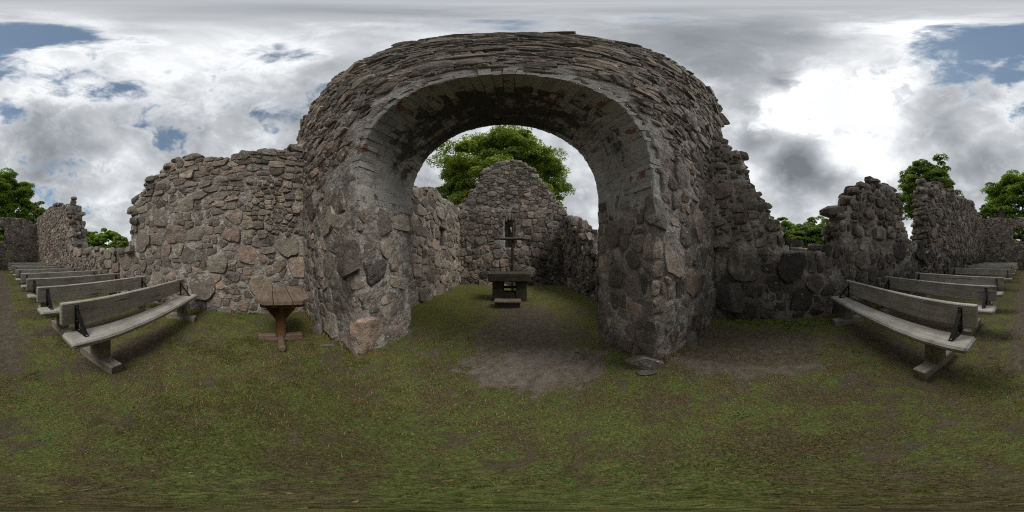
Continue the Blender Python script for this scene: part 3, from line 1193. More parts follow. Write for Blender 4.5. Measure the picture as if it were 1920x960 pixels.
def zoneA(u, v):
    return v < 3.05 + .35 * math.sin(u * 2.3) if u < 5 else v < 1.3


def small_patch(u, v):
    return .15 < u < 1.35 and 1.9 < v < 3.4


nw.face(0, 5.3, -.05, 3.6, BIG, 1.1, .024, (.016, .040), .008, lambda u, v: zoneA(u, v) and not small_patch(u, v), (), (10, 16))
nw.face(.1, 1.4, 1.85, 3.45, [(.2, .4), (.13, 1.0), (.09, 1.2), (.06, .8)], 1.2, .025, (.03, .07), .01, small_patch, (), (9, 12))
nw.face(0, 5.3, 2.6, 4.9, SLAB, 1.9, .02, (.02, .055), .01, lambda u, v: not zoneA(u, v) and not small_patch(u, v), (), (10, 14))
nw.face(5.3, 10.6, -.05, 4.9, MID, 1.0, .03, (.03, .07), .014, None, (), (10, 14))
nw.face(10.6, 18.1, -.05, 5.5, [(.22, 1), (.16, 2), (.11, 3)], 1.15, .03, (.04, .09), .014, None, (), (8, 10))
nw.crown(.25, 3, (.09, .19), .5, 0, 5.0)
nw.crown(.34, 2, (.10, .2), .6, 5.0, 9.2)
nw.crown(.24, 3, (.11, .22), .65, 9.2, 10.8)
nw.crown(.4, 2, (.12, .22), .55, 10.8, 18)
# cap stones left standing on the end of the tall part
for (u, v, s) in ((10.25, 4.68, .2), (10.22, 4.86, .24), (10.2, 5.08, .23)):
    x, y, z = nw.plane(u, v, -.45)
    nw.add(slab((x, y, z), (s * .9, s * .8, s * .42), nw.rng, .3, .06), nw.tint_at(u, v))
nw.core([0, 5, 18.1], [-.1, 5.6], .08, rough=.034)
nw.finish()

# ---- south nave wall (right of the arch) ---------------------------------
s_profile = [(-.02, 4.75), (.16, 4.5), (.5, 4.0), (.66, 3.45), (.76, 3.1), (.93, 2.75), (1.12, 2.48), (1.4, 2.0), (1.56, 1.66), (1.88, 1.57), (2.62, 1.55), (2.84, 2.0), (2.98, 2.45),
             (3.12, 2.75), (3.32, 3.2), (3.66, 3.5), (4.08, 3.72), (4.78, 3.70), (5.02, 3.1), (5.42, 1.92), (6.45, 1.95), (6.56, 3.0), (6.64, 4.25), (6.95, 4.75), (7.1, 4.5), (7.75, 5.15), (8.1, 5.2), (8.25, 4.85), (8.85, 5.1), (9.5, 5.35), (9.7, 4.95),
             (10.18, 5.1), (11.2, 5.6), (11.5, 5.2), (12.5, 5.75), (13.82, 6.0), (14.3, 5.5), (15.08, 5.4), (18.2, 5.4)]
sw = Wall('nave_wall', 'dark algae-stained nave wall with deep gap and jagged peaks right of the arch', (3.45, 1.18), (4.25, -17), 1.0, s_profile, 33,
          lambda u, v: (.60 if v < 1.5 else .44) - .14 * (u < .9 and v > 2.0) - .08 * (u > 7) + .08 * (v < .9))
sw.thick = lambda u, v: 1.0 if v < 1.7 else (.75 if u < 2 else .58)
sw.face(0, 2.9, -.05, 1.75, BIG, .95, .045, (.02, .06), .012, None, (), (10, 16))
sw.face(2.9, 6.0, -.05, 1.95, BIG, 1.0, .04, (.02, .06), .012, None, (), (10, 16))
sw.face(0, 1.7, 1.68, 4.8, MID, 1.2, .06, (.03, .09), .03, None, (), (10, 14), margin=.1)
sw.face(2.5, 5.6, 1.85, 3.9, MID, 1.1, .06, (.04, .12), .04, None, (), (10, 14), margin=.1)
sw.face(5.95, 9.6, -.05, 5.3, MID, 1.1, .05, (.04, .13), .04, None, (), (10, 14))
sw.face(9.6, 18.1, -.05, 6.1, [(.22, 1), (.16, 2), (.11, 3)], .9, .05, (.05, .14), .03, None, (), (8, 10))
sw.crown(.20, 4, (.07, .15), .45, 0, 1.7)
sw.crown(.4, 3, (.12, .22), .45, 1.7, 2.5)
sw.crown(.18, 4, (.07, .17), .45, 2.5, 5.6)
sw.crown(.2, 4, (.07, .17), .42, 5.6, 9.6)
sw.crown(.4, 2, (.12, .22), .55, 9.6, 18)
for (u, v, dp, sx, sy, sz) in ((2.84, 2.56, -.25, .36, .24, .11), (3.15, 2.9, -.3, .2, .2, .12), (3.3, 3.25, -.3, .16, .17, .15), (4.05, 3.8, -.3, .18, .16, .1), (4.65, 3.78, -.3, .24, .18, .08),
                               (1.82, 1.66, -.3, .22, .18, .12), (2.35, 1.62, -.35, .18, .16, .07), (6.72, 4.35, -.3, .2, .2, .12), (6.95, 4.85, -.4, .24, .2, .13), (.52, 4.1, -.3, .2, .15, .1),
                               (.3, .5, .04, .34, .16, .3)):
    x, y, z = sw.plane(u, v, dp)
    sw.add(slab((x, y, z), (sx, sy, sz), sw.rng, 1.5, .1), sw.tint_at(u, v))
sw.core([0, 5.9, 18.1], [-.1, 6.2], .085, rough=.075, layers=6, out=.02)
sw.finish()

# ---- west nave wall with its window --------------------------------------
w_profile = [(-.9, 5.4), (.05, 5.42), (.87, 5.5), (2.58, 5.4), (4.2, 5.5), (5.36, 5.45), (6.49, 5.48), (7.34, 5.15), (7.92, 4.85), (9.0, 5.0)]
ww = Wall('gable_end_wall', 'far west wall with a wide low arched window above the last benches', (4.25, -17), (-3.96, -17), .9, w_profile, 44, lambda u, v: .34 + .12 * (v < 1))


def w_void(u, v):
    return 3.03 < u < 4.72 and 2.9 < v < 4.25 + .28 * math.sqrt(max(0, 1 - ((u - 3.875) / .86) ** 2))


ww.voids.append(w_void)
ww.face(-.2, 8.4, -.05, 5.5, FAR, 1.15, .035, (.04, .09), .012, lambda u, v: not (2.95 < u < 4.8 and 2.85 < v < 4.55), (), (8, 8))
for i in range(11):
    t = i / 10 * math.pi
    u, v = 3.875 + math.cos(t) * .95, 4.22 + math.sin(t) * .4
    ww.add(slab(ww.plane(u, v, -.05), (.1, .12, .16), ww.rng, 0, .1), ww.tint_at(u, v))
for v in np.arange(2.95, 4.2, .24):
    for u in (2.95, 4.8):
        ww.add(slab(ww.plane(u, v, -.03), (.13, .1, .12), ww.rng, 0, .08), ww.tint_at(u, v))
ww.crown(.34, 2, (.1, .18), .5)
ww.core([-.9, 3.03, 4.72, 9.0], [-.1, 2.9, 5.6], .15, rough=.03)
ww.finish(290)

# ---- chancel: east gable --------------------------------------------------
g_profile = [(-.75, 3.7), (-.1, 3.85), (.02, 4.0), (.62, 4.72), (1.02, 5.35), (1.41, 6.1), (1.74, 6.36), (2.3, 6.45), (2.85, 6.54), (3.31, 6.2), (3.69, 5.66), (4.08, 5.2), (4.61, 4.35), (4.91, 3.85), (5.2, 3.5), (5.8, 3.0)]
gw = Wall('gable_wall', 'grey stone gable with a slit window, behind the altar and cross', (-2.55, 7.7), (2.55, 7.7), .9, g_profile, 55,
          lambda u, v: .34 + .22 * (u > 3.4 and v < 2.2) + .1 * (v < 1.2))


def g_void(u, v):
    return 2.20 < u < 2.70 and 1.78 < v < 3.0 + .14 * math.sqrt(max(0, 1 - ((u - 2.45) / .26) ** 2))


gw.voids.append(g_void)
gho = [(2.27, v, .06) for v in np.arange(1.84, 3.0, .12)] + [(2.63, v, .06) for v in np.arange(1.84, 3.0, .12)] + [(2.38, 1.84, .06), (2.5, 1.84, .06), (2.45, 3.06, .07)]
gw.face(-.05, 5.15, -.05, 4.0, [(.38, .5), (.28, .9), (.2, 1.0), (.13, .8), (.08, .4)], 1.15, .04, (.03, .06), .014, None, gho, (9, 13))
gw.face(-.05, 5.15, 3.95, 6.6, MID, 1.5, .035, (.03, .07), .014, None, (), (9, 12))
gw.crown(.22, 3, (.09, .18), .55)
for i in range(7):
    a = math.pi * i / 6
    gw.add(slab(gw.plane(2.45 + math.cos(a) * .3, 3.0 + math.sin(a) * .22, 0), (.05, .07, .11), gw.rng, 0, .1), gw.tint_at(2, 3))
gw.core([-.6, 2.2, 2.7, 5.6], [-.1, 1.78, 3.14, 6.7], .08, rough=.034)
gw.finish()
# recessed slit blocking of the window: thin stone slab set back in the opening
sv = []
for k, (x0, x1) in enumerate(((-.36, -.24), (.04, .16))):
    z0, z1 = 1.76, 3.15
    b0 = [(x0 + 2.55, .5, z0), (x1 + 2.55, .5, z0), (x1 + 2.55, .5, z1), (x0 + 2.55, .5, z1)]
    b1 = [(q[0], .8, q[2]) for q in b0]
    mesh_obj('window_jamb', b0 + b1, BOX_F, M['mortar'], gw.root, np.array([(.5, .5, .45)] * 8), False)
b0 = [(2.17, -.05, 1.70), (2.73, -.05, 1.70), (2.73, -.05, 1.775), (2.17, -.05, 1.775)]
mesh_obj('sill', b0 + [(q[0], .5, q[2]) for q in b0], BOX_F, M['mortar'], gw.root, np.array([(.5, .5, .1)] * 8), False)

# ---- chancel: north wall and the ruined south wall -------------------------
cn = Wall('chancel_wall', 'upright chancel side wall with a narrow dark slit window, left of the altar', (-2.55, 2.3), (-2.55, 7.7), .85,
          [(0, 3.45), (.8, 3.5), (1.6, 3.54), (2.12, 3.6), (3.33, 3.74), (5.5, 3.88)], 66, lambda u, v: .24 + .1 * (u > 4.3))


def c_void(u, v):
    return 3.04 < u < 3.64 and 1.70 < v < 2.50


cn.voids.append(c_void)
gho = [(3.16, v, .07) for v in np.arange(1.77, 2.5, .1)] + [(3.54, v, .07) for v in np.arange(1.77, 2.5, .1)] + [(3.38, 1.78, .06), (3.38, 2.42, .06)]
cn.face(.0, 5.4, -.05, 3.9, [(.4, .6), (.3, .9), (.2, 1.0), (.13, .8), (.08, .4)], 1.1, .035, (.02, .05), .012, None, gho, (9, 13))
cn.crown(.26, 3, (.09, .17), .5)
cn.core([0, 3.04, 3.64, 5.45], [-.1, 1.70, 2.50, 3.9], .08, rough=.034)
for nm, b0 in (('lintel', [(.02, 3.1, 2.49), (.02, 3.66, 2.49), (.02, 3.66, 2.58), (.02, 3.1, 2.58)]), ('sill', [(.03, 3.12, 1.66), (.03, 3.64, 1.66), (.03, 3.64, 1.715), (.03, 3.12, 1.715)])):
    mesh_obj(nm, b0 + [(-.6, q[1], q[2]) for q in b0], BOX_F, M['stone'], cn.root, np.array([(.4, .5, .3)] * 8), False)
b0 = [(-.34, 3.0, 1.66), (-.34, 3.68, 1.66), (-.34, 3.68, 2.54), (-.34, 3.0, 2.54)]  # dark-coloured slab added behind the slit so the opening reads as black shade
mesh_obj('added_dark_slab', b0 + [(-.6, q[1], q[2]) for q in b0], BOX_F, M['stone'], cn.root, np.array([(.0, .1, .8)] * 8), False)
cn.finish()

cs = Wall('chancel_wall', 'ruined low chancel side wall stepping down with loose blocks, right of the altar', (2.55, 2.3), (2.55, 7.7), .85,
          [(0, 1.3), (1.2, 1.4), (2.12, 1.45), (2.6, 1.55), (3.2, 1.9), (3.45, 2.35), (3.7, 2.5), (4.2, 2.6), (4.6, 3.05), (5.2, 3.3), (5.5, 3.4)], 77, lambda u, v: .46)
cs.face(0, 5.4, -.05, 3.4, MID, 1.0, .05, (.03, .08), .02, None, (), (9, 13))
cs.crown(.24, 3, (.11, .22), .7)
for (u, v, s) in ((3.65, 2.62, .25), (3.3, 2.12, .24), (2.9, 1.8, .18), (4.5, 3.05, .18)):
    cs.add(slab(cs.plane(u, v, -.25), (s, s * .9, s * .75), cs.rng, .6, .25), cs.tint_at(u, v))
cs.core([0, 5.45], [-.1, 3.5], .09, rough=.06)
cs.finish()

# flat stone lying at the foot of the right jamb, and one at the left
for (x, y, r_, lb, t3) in ((1.18, 1.12, (.11, .04, .012), 'flat grey stone sunk in the grass below the right arch jamb', .25),
                           (-2.1, .98, (.11, .06, .014), 'flat grey stone sunk in the grass below the left arch jamb', .2)):
    v, f, _ = rock((0, 0, 0), r_, random.Random(int(x * 100)), -.78 if x > 0 else 1.1, .02)
    o = mesh_obj('flat_stone', v, f, M['stone'], None, np.array([(.45, .25, t3 + .2)] * len(v)), True, 38)
    o.location = (x, y, -.012)
    tag(o, lb, 'stone', 'flat stones by the arch')


# ---------------------------------------------------------------- timber helpers
def plank(name, x0, x1, y0, y1, z0, z1, mat, parent, rng, axis=0, cham=.012, wave=.004, segs=10, end_cham=None):
    """a sawn timber along one axis with eased edges and a slightly uneven surface"""
    lo, hi = [x0, y0, z0], [x1, y1, z1]
    o1, o2 = [a for a in range(3) if a != axis]
    if axis == 1:
        o1, o2 = 2, 0
    L0, L1 = lo[axis], hi[axis]
    a0, a1, b0, b1 = lo[o1], hi[o1], lo[o2], hi[o2]
    c = cham
    sec = [(a0 + c, b0), (a1 - c, b0), (a1, b0 + c), (a1, b1 - c), (a1 - c, b1), (a0 + c, b1), (a0, b1 - c), (a0, b0 + c)]
    ec = cham if end_cham is None else end_cham
    st = [(L0, 1), (L0 + ec, 0)] + [(L0 + (L1 - L0) * i / segs, 0) for i in range(1, segs)] + [(L1 - ec, 0), (L1, 1)]
    verts, faces = [], []
    ca, cb = (a0 + a1) / 2, (b0 + b1) / 2
    ph = rng.uniform(0, 9)
    for (l, e) in st:
        wa = wave * math.sin(l * 2.7 + ph) + rng.uniform(-1, 1) * wave * .3
        wb = wave * math.sin(l * 1.9 + ph * 2) + rng.uniform(-1, 1) * wave * .3
        for (a, b) in sec:
            if e:
                a, b = ca + (a - ca) * (1 - 2 * ec / max(a1 - a0, ec * 3) * .8), cb + (b - cb) * (1 - 2 * ec / max(b1 - b0, ec * 3) * .8)
            p = [0, 0, 0]
            p[axis], p[o1], p[o2] = l, a + wa, b + wb
            verts.append(tuple(p))
    n = len(sec)
    for i in range(len(st) - 1):
        for k in range(n):
            q, r_ = i * n + k, i * n + (k + 1) % n
            faces.append((q, r_, r_ + n, q + n))
    faces.append(tuple(range(n))[::-1])
    faces.append(tuple((len(st) - 1) * n + k for k in range(n)))
    me_o = mesh_obj(name, verts, faces, mat, parent, None, True, 28)
    bm_ = bmesh.new()
    bm_.from_mesh(me_o.data)
    bmesh.ops.recalc_face_normals(bm_, faces=bm_.faces)
    bm_.to_mesh(me_o.data)
    bm_.free()
    me_o.data.set_sharp_from_angle(angle=R(28))
    return me_o


def prism(name, outl, x0, x1, mat, parent, axis=0):
    """extrude an outline; axis 0: outline in (y, z); axis 2: outline in (x, y)"""
    n = len(outl)
    if axis == 0:
        v = [(x0, a, b) for a, b in outl] + [(x1, a, b) for a, b in outl]
    elif axis == 1:
        v = [(a, x0, b) for a, b in outl] + [(a, x1, b) for a, b in outl]
    else:
        v = [(a, b, x0) for a, b in outl] + [(a, b, x1) for a, b in outl]
    f = [tuple(range(n))[::-1], tuple(range(n, 2 * n))] + [(i, (i + 1) % n, (i + 1) % n + n, i + n) for i in range(n)]
    o = mesh_obj(name, v, f, mat, parent, None, False)
    bm_ = bmesh.new()
    bm_.from_mesh(o.data)
    bmesh.ops.recalc_face_normals(bm_, faces=bm_.faces)
    bm_.to_mesh(o.data)
    bm_.free()
    return o


def copy_tree(o, parent=None):
    c = o.copy()
    COL.objects.link(c)
    c.parent = parent
    for ch in list(o.children):
        copy_tree(ch, c)
    return c


# ---------------------------------------------------------------- benches
# local frame: x along the bench (0 = aisle end), +y towards the arch, front edge of the seat near y = .36
def make_bench(length, seed, bolts=True):
    rng = random.Random(seed)
    b = empty('bench')
    plank('seat', 0, length, .02, .34, .405, .48, M['grey_wood'], b, rng, 0, .022, .004, 12, .03)
    bk = plank('backrest', .02, length - .03, -.09, -.015, .555, .845, M['grey_wood'], b, rng, 0, .010, .005, 12, .012)
    for x in (.42, length - .50):
        lg = plank('leg', x - .085, x + .085, .08, .26, .10, .406, M['grey_wood_y'], b, rng, 2, .008, .002, 3)
        plank('foot_beam', x - .075, x + .075, -.19, .47, -.05, .105, M['grey_wood_y'], lg, rng, 1, .010, .003, 5)
    for x in (.21, length - .22):
        # triangular iron bracket: upright strap, seat strap and diagonal brace
        ou = [(-.0135, .475), (-.0135, .80), (-.005, .80), (-.005, .487), (.235, .487), (.235, .479), (-.005, .479)]
        br = prism('bracket', [(-.0145, .487), (-.0145, .80), (-.006, .80), (-.006, .4875), (.24, .4875), (.24, .4805), (-.0145, .4805)], x - .026, x + .026, M['iron'], b)
        prism('brace', [(-.006, .735), (-.006, .755), (.215, .4995), (.215, .488), (.198, .488)], x - .024, x + .024, M['iron'], br)
        if bolts:
            for (yy, zz, ax) in ((-.004, .775, 1), (-.004, .60, 1), (.05, .489, 2), (.226, .489, 2)):
                pts = [(math.cos(k * math.pi / 3) * .011, math.sin(k * math.pi / 3) * .011) for k in range(6)]
                if ax == 1:
                    o = prism('bolt', [(x + p_, zz + q_) for p_, q_ in pts], yy, yy + .008, M['pebble'], br, 1)
                else:
                    o = prism('bolt', [(x + p_, yy + q_) for p_, q_ in pts], zz, zz + .008, M['pebble'], br, 2)
    return b


ordn = ['front', 'second', 'third', 'fourth', 'fifth', 'sixth', 'seventh', 'eighth', 'ninth']
protoL = [make_bench(2.95, 1), make_bench(2.9, 2, False)]
protoR = [make_bench(2.9, 3), make_bench(2.95, 4, False)]
usedp = set()
rbench = random.Random(77)


def place(proto, x, y, mirror, label, grp):
    if id(proto) in usedp:
        o = copy_tree(proto)
    else:
        o = proto
        usedp.add(id(proto))
    o.location = (x, y, 0)
    o.scale = (-1 if mirror else 1, 1, 1)
    o.rotation_euler = (0, 0, R(rbench.uniform(-1.2, 1.2)))
    tag(o, label, 'bench', grp)
    return o


rowsL = [-1.70, -2.78, -3.88, -5.15, -6.7, -8.3, -9.7, -11.8, -13.4]
rowsR = [-1.68, -2.92, -4.2, -6.9, -8.9, -10.5, -12.0, -13.6]
for i, y in enumerate(rowsL):
    lb = ('grey wooden bench nearest the small table, %s row on the table side of the aisle' if i == 0 else 'grey wooden bench in the %s row from the arch, table side of the aisle') % ordn[i]
    place(protoL[0 if i < 4 else 1], -.62 - rbench.uniform(0, .05), y, True, lb, 'benches on the table side of the aisle')
for i, y in enumerate(rowsR):
    lb = ('grey wooden bench beside the soil bed, %s row by the dark stained wall' if i == 0 else 'grey wooden bench in the %s row from the arch, dark wall side of the aisle') % ordn[i]
    place(protoR[0 if i < 4 else 1], .48 + rbench.uniform(0, .05), y, False, lb, 'benches on the dark wall side of the aisle')

# ---------------------------------------------------------------- small table
tb = empty('table', (-2.5, .38, 0), R(-5))
tag(tb, 'small wooden pedestal table with clipped corners on a cross foot by the wall', 'table')
rt = random.Random(4)
Z1, Z0 = .82, .77
c = .13
for (y0, y1, out) in ((-.37, -.130, 'l'), (-.116, .116, 'm'), (.130, .37, 'r')):
    if out == 'm':
        ol = [(-.48, y0), (.5, y0), (.5, y1), (-.48, y1)]
    elif out == 'l':
        ol = [(-.48 + c, y0), (.5 - c, y0), (.5, y0 + c), (.5, y1), (-.48, y1), (-.48, y0 + c)]
    else:
        ol = [(-.48, y0), (.5, y0), (.5, y1 - c), (.5 - c, y1), (-.48 + c, y1), (-.48, y1 - c)]
    o = prism('plank', ol, Z0 + rt.uniform(-.003, .003), Z1 + rt.uniform(-.003, .003), M['table_wood'], tb, 2)
prism('apron', [(.36, -.30), (.40, -.26), (.40, .26), (.36, .30), (-.34, .30), (-.38, .26), (-.38, -.26), (-.34, -.30)], .70, .768, M['orange_wood'], tb, 2)
plank('post', -.075, .075, -.075, .075, .08, .70, M['orange_wood'], tb, rt, 2, .008, .002, 5)
prism('brace', [(-.33, .70), (.33, .70), (.09, .40), (-.09, .40)], -.04, .04, M['orange_wood'], tb, 0)
prism('brace', [(-.32, .702), (.32, .702), (.06, .48), (-.06, .48)], -.035, .035, M['orange_wood'], tb, 1)
plank('foot', -.055, .055, -.34, .34, -.02, .09, M['foot_wood'], tb, rt, 1, .01, .003, 5)
plank('foot', -.42, .42, -.05, .05, -.02, .094, M['foot_wood'], tb, rt, 0, .025, .003, 5)

# ---------------------------------------------------------------- altar, step and cross
al = empty('altar', (-.075, 5.2, 0))
tag(al, 'dark timber altar with a thick slab top standing below the gable', 'altar')
ra = random.Random(14)
plank('slab', -.64, .64, -.36, .36, .62, .87, M['dark_wood'], al, ra, 0, .02, .005, 8)
for sx in (-1, 1):
    plank('side_panel', sx * .36 - .17, sx * .36 + .17, -.24, .26, -.03, .62, M['dark_wood'], al, ra, 2, .012, .003, 4)
plank('lower_beam', -.19, .19, -.22, .12, .12, .26, M['dark_wood'], al, ra, 0, .01, .003, 4)
plank('upper_beam', -.19, .19, .05, .2, .34, .40, M['dark_wood'], al, ra, 0, .01, .003, 4)
st = empty('altar_step', (-.12, 4.42, 0))
tag(st, 'low wooden kneeling step of two boards in front of the altar', 'step')
plank('board', -.36, .36, -.18, -.004, .13, .17, M['table_wood'], st, ra, 0, .006, .003, 4)
plank('board', -.36, .36, .004, .18, .13, .17, M['table_wood'], st, ra, 0, .006, .003, 4)
plank('riser', -.33, .33, -.16, -.11, -.03, .13, M['dark_wood'], st, ra, 0, .006, .002, 4)
plank('riser', -.33, .33, .11, .16, -.03, .13, M['dark_wood'], st, ra, 0, .006, .002, 4)


def pole(name, p0, p1, r0, r1, mat, parent, rng, n=9, segs=10, wob=.012):
    p0, p1 = Vector(p0), Vector(p1)
    d = (p1 - p0).normalized()
    a = d.orthogonal().normalized()
    b = d.cross(a)
    V, F = [], []
    for i in range(segs + 1):
        t = i / segs
        cpt = p0 + (p1 - p0) * t + a * rng.uniform(-wob, wob) + b * rng.uniform(-wob, wob)
        r_ = r0 + (r1 - r0) * t
        for k in range(n):
            an = 2 * math.pi * k / n
            V.append(tuple(cpt + (a * math.cos(an) + b * math.sin(an)) * r_ * rng.uniform(.92, 1.08)))
    for i in range(segs):
        for k in range(n):
            q, r2 = i * n + k, i * n + (k + 1) % n
            F.append((q, r2, r2 + n, q + n))
    F.append(tuple(range(n))[::-1])
    F.append(tuple(segs * n + k for k in range(n)))
    return mesh_obj(name, V, F, mat, parent, None, True, 60)


cr = empty('cross', (.03, 5.85, 0))
tag(cr, 'tall plain cross of two rough poles standing behind the altar', 'cross')
pole('upright', (0, 0, -.1), (0, 0, 2.62), .062, .055, M['pole_wood'], cr, ra)
pole('crossbar', (-.64, -.09, 2.02), (.62, -.09, 2.0), .045, .05, M['pole_wood'], cr, ra)


# ---------------------------------------------------------------- trees
def tree(name, label, base, crown_c, crown_r, n_clumps, per, leaf, mat, seed, trunk_r=.25, cat='tree', group=None, droop=.0, fill=.5, limbs=10):
    rs = np.random.RandomState(seed)
    rng = random.Random(seed)
    root = empty(name, base)
    tag(root, label, cat, group)
    cc, crr = np.array(crown_c), np.array(crown_r)
    # clump centres: mostly a lumpy outer shell, a few inside
    cl = []
    while len(cl) < n_clumps:
        d = rs.normal(size=3)
        d /= np.linalg.norm(d)
        if d[2] < -.75:
            continue
        r_ = rs.uniform(fill, 1.0) ** .6
        lump = 1 + .16 * math.sin(3.1 * d[0] * 2 + seed) * math.cos(2.7 * d[1] * 2 + seed * 2) + .10 * math.sin(7 * d[2] + 5 * d[0] + seed)
        cl.append(cc + d * crr * r_ * lump)
    cl = np.array(cl)
    rc = (crr.mean()) * rs.uniform(.10, .21, n_clumps) * (300 / max(n_clumps, 200)) ** .25
    N = n_clumps * per
    ci = np.repeat(np.arange(n_clumps), per)
    d = rs.normal(size=(N, 3))
    d /= np.linalg.norm(d, axis=1)[:, None]
    d[:, 2] = np.where(d[:, 2] < -.35, -d[:, 2], d[:, 2])
    rr = rs.uniform(.35, 1.0, N) ** .5
    C = cl[ci] + d * (rc[ci] * rr)[:, None] * np.array([1.15, 1.15, .62])
    nrm = d * .7 + rs.normal(size=(N, 3)) * .55 + np.array([0, 0, .45])
    nrm /= np.linalg.norm(nrm, axis=1)[:, None]
    a = np.cross(nrm, rs.normal(size=(N, 3)))
    a /= np.linalg.norm(a, axis=1)[:, None]
    b = np.cross(nrm, a)
    s = leaf * rs.uniform(.55, 1.25, N)[:, None]
    V = np.empty((N, 4, 3))
    V[:, 0] = C - a * s * .6
    V[:, 1] = C - b * s * .36 + nrm * s * .08
    V[:, 2] = C + a * s * .6 - nrm * s * .1
    V[:, 3] = C + b * s * .36 + nrm * s * .08
    V = V.reshape(-1, 3) - np.array(base)
    F = np.arange(N * 4).reshape(N, 4)
    ctint = rs.uniform(-.22, .22, n_clumps)
    tv = np.clip(.5 + ctint[ci] + rs.uniform(-.3, .3, N), 0, 1)
    tint = np.repeat(np.stack([tv, tv, tv], 1), 4, 0)
    quads_obj('crown', V, F, mat, root, tint)
    # trunk and limbs
    TV, TF = [], []

    def tube(p0, p1, r0, r1, bend):
        n, segs = 8, 6
        b0 = len(TV)
        p0, p1 = Vector(p0), Vector(p1)
        dd = (p1 - p0)
        sd = dd.orthogonal().normalized()
        for i in range(segs + 1):
            t = i / segs
            cpt = p0 + dd * t + sd * math.sin(t * math.pi) * bend + Vector((0, 0, math.sin(t * math.pi) * abs(bend) * .5))
            q = dd.normalized()
            a_ = q.orthogonal().normalized()
            b_ = q.cross(a_)
            r_ = r0 + (r1 - r0) * t
            for k in range(n):
                an = 2 * math.pi * k / n
                TV.append(tuple(cpt + (a_ * math.cos(an) + b_ * math.sin(an)) * r_))
        for i in range(segs):
            for k in range(n):
                q, r2 = b0 + i * n + k, b0 + i * n + (k + 1) % n
                TF.append((q, r2, r2 + n, q + n))
    top = Vector(crown_c) - Vector(base)
    fork = Vector((top.x * .3, top.y * .3, max(.8, top.z - crown_r[2] * .75)))
    tube((0, 0, -.2), fork, trunk_r, trunk_r * .75, .1)
    tube(fork, top + Vector((0, 0, crown_r[2] * .5)), trunk_r * .7, .04, .2)
    for k in range(limbs):
        tgt = Vector(cl[rng.randrange(n_clumps)]) - Vector(base)
        st_ = fork.lerp(top, rng.uniform(0, .7))
        tube(st_, tgt, trunk_r * .38, .025, rng.uniform(-.5, .5))
    mesh_obj('trunk', TV, TF, M['bark'], root, None, True)
    return root


tree('maple_tree', 'large broad maple rising behind the gable, framed by the arch', (-.2, 16.5, 0), (-.95, 16.5, 9.1), (6.2, 5.6, 6.5), 560, 310, .18, M['maple'], 3, .4, limbs=22)
tree('maple_tree', 'big dark rounded tree rising behind the far west wall', (.2, -35, 0), (.2, -35, 12.0), (7.9, 6.0, 8.3), 460, 240, .32, M['deep_leaf'], 7, .45, limbs=14)
tree('ash_tree', 'slender light tree showing between the jagged peaks of the dark wall', (8.4, -12.4, 0), (8.4, -12.4, 7.2), (2.5, 2.5, 3.7), 230, 230, .16, M['far_leaf'], 12, .2, limbs=16)
tree('birch_tree', 'thin pale tree peeping out beside the big dark tree above the wall', (-7.6, -30, 0), (-7.6, -30, 8.0), (2.2, 2.2, 4.0), 60, 110, .36, M['far_leaf'], 15, .16)
tree('birch_tree', 'thin pale tree at the belfry side of the big dark tree', (7.2, -31, 0), (7.2, -31, 8.6), (1.8, 2.0, 3.8), 50, 100, .36, M['far_leaf'], 16, .16)
for (x, y, h, rx, lb, sd, mt) in (
        (.35, -22.5, 6.0, 2.0, 'dark leafy tree filling the arched window of the far west wall', 38, 'deep_leaf'),
        (-13.2, -22.0, 5.4, 2.6, 'dark round shrub tree beyond the low wall, nearest the tall broken end', 31, 'deep_leaf'),
        (-15.0, -19.0, 5.0, 2.3, 'dark shrub tree beyond the low wall, middle one', 32, 'deep_leaf'),
        (-13.2, -14.4, 3.6, 1.3, 'low light green shrub beyond the low wall beside the tall brown ruin', 33, 'far_leaf'),
        (26.0, -2.6, 7.2, 2.8, 'dark tree beyond the gap in the stained wall, nearest the arch', 34, 'deep_leaf'),
        (24.0, -1.6, 5.4, 2.4, 'low dark shrub beyond the gap in the stained wall, against the arch side', 39, 'deep_leaf'),
        (23.0, -5.4, 5.6, 2.6, 'broad light shrub in the middle of the gap in the stained wall', 40, 'far_leaf'),
        (22.0, -4.2, 5.0, 2.2, 'low bright shrub beyond the gap in the stained wall', 35, 'far_leaf'),
        (25.0, -6.6, 7.4, 2.6, 'tall light tree with upright tip beyond the gap in the stained wall', 36, 'far_leaf'),
        (21.0, -8.2, 6.4, 2.2, 'light tree partly hidden by the jagged peak of the stained wall', 37, 'far_leaf')):
    tree('shrub_tree', lb, (x, y, 0), (x, y, h * .55), (rx, rx, h * .47), 150, 170, .2, M[mt], sd, .12, 'tree', 'trees beyond the walls', limbs=6)

# ---------------------------------------------------------------- belfry roof behind the west wall
bf_ = empty('belfry', (3.55, -26, 0))
tag(bf_, 'small brown shingled belfry gable with a cross, poking above the west wall', 'belfry')
for sx in (-.7, .7):
    for sy in (-.7, .7):
        plank('post', sx - .09, sx + .09, sy - .09, sy + .09, -.1, 7.6, M['dark_wood'], bf_, ra, 2, .01, .004, 4)
prism('gable_board', [(-.82, 7.5), (.82, 7.5), (0, 9.15)], .70, .80, M['shingle'], bf_, 1)
prism('gable_board', [(-.82, 7.5), (.82, 7.5), (0, 9.15)], -.80, -.70, M['shingle'], bf_, 1)
prism('roof_slope', [(-.98, 7.34), (-.90, 7.30), (.0, 9.16), (0, 9.36)], -1.0, 1.0, M['tar'], bf_, 1)
prism('roof_slope', [(.98, 7.34), (.90, 7.30), (.001, 9.16), (.001, 9.36)], -1.0, 1.0, M['tar'], bf_, 1)
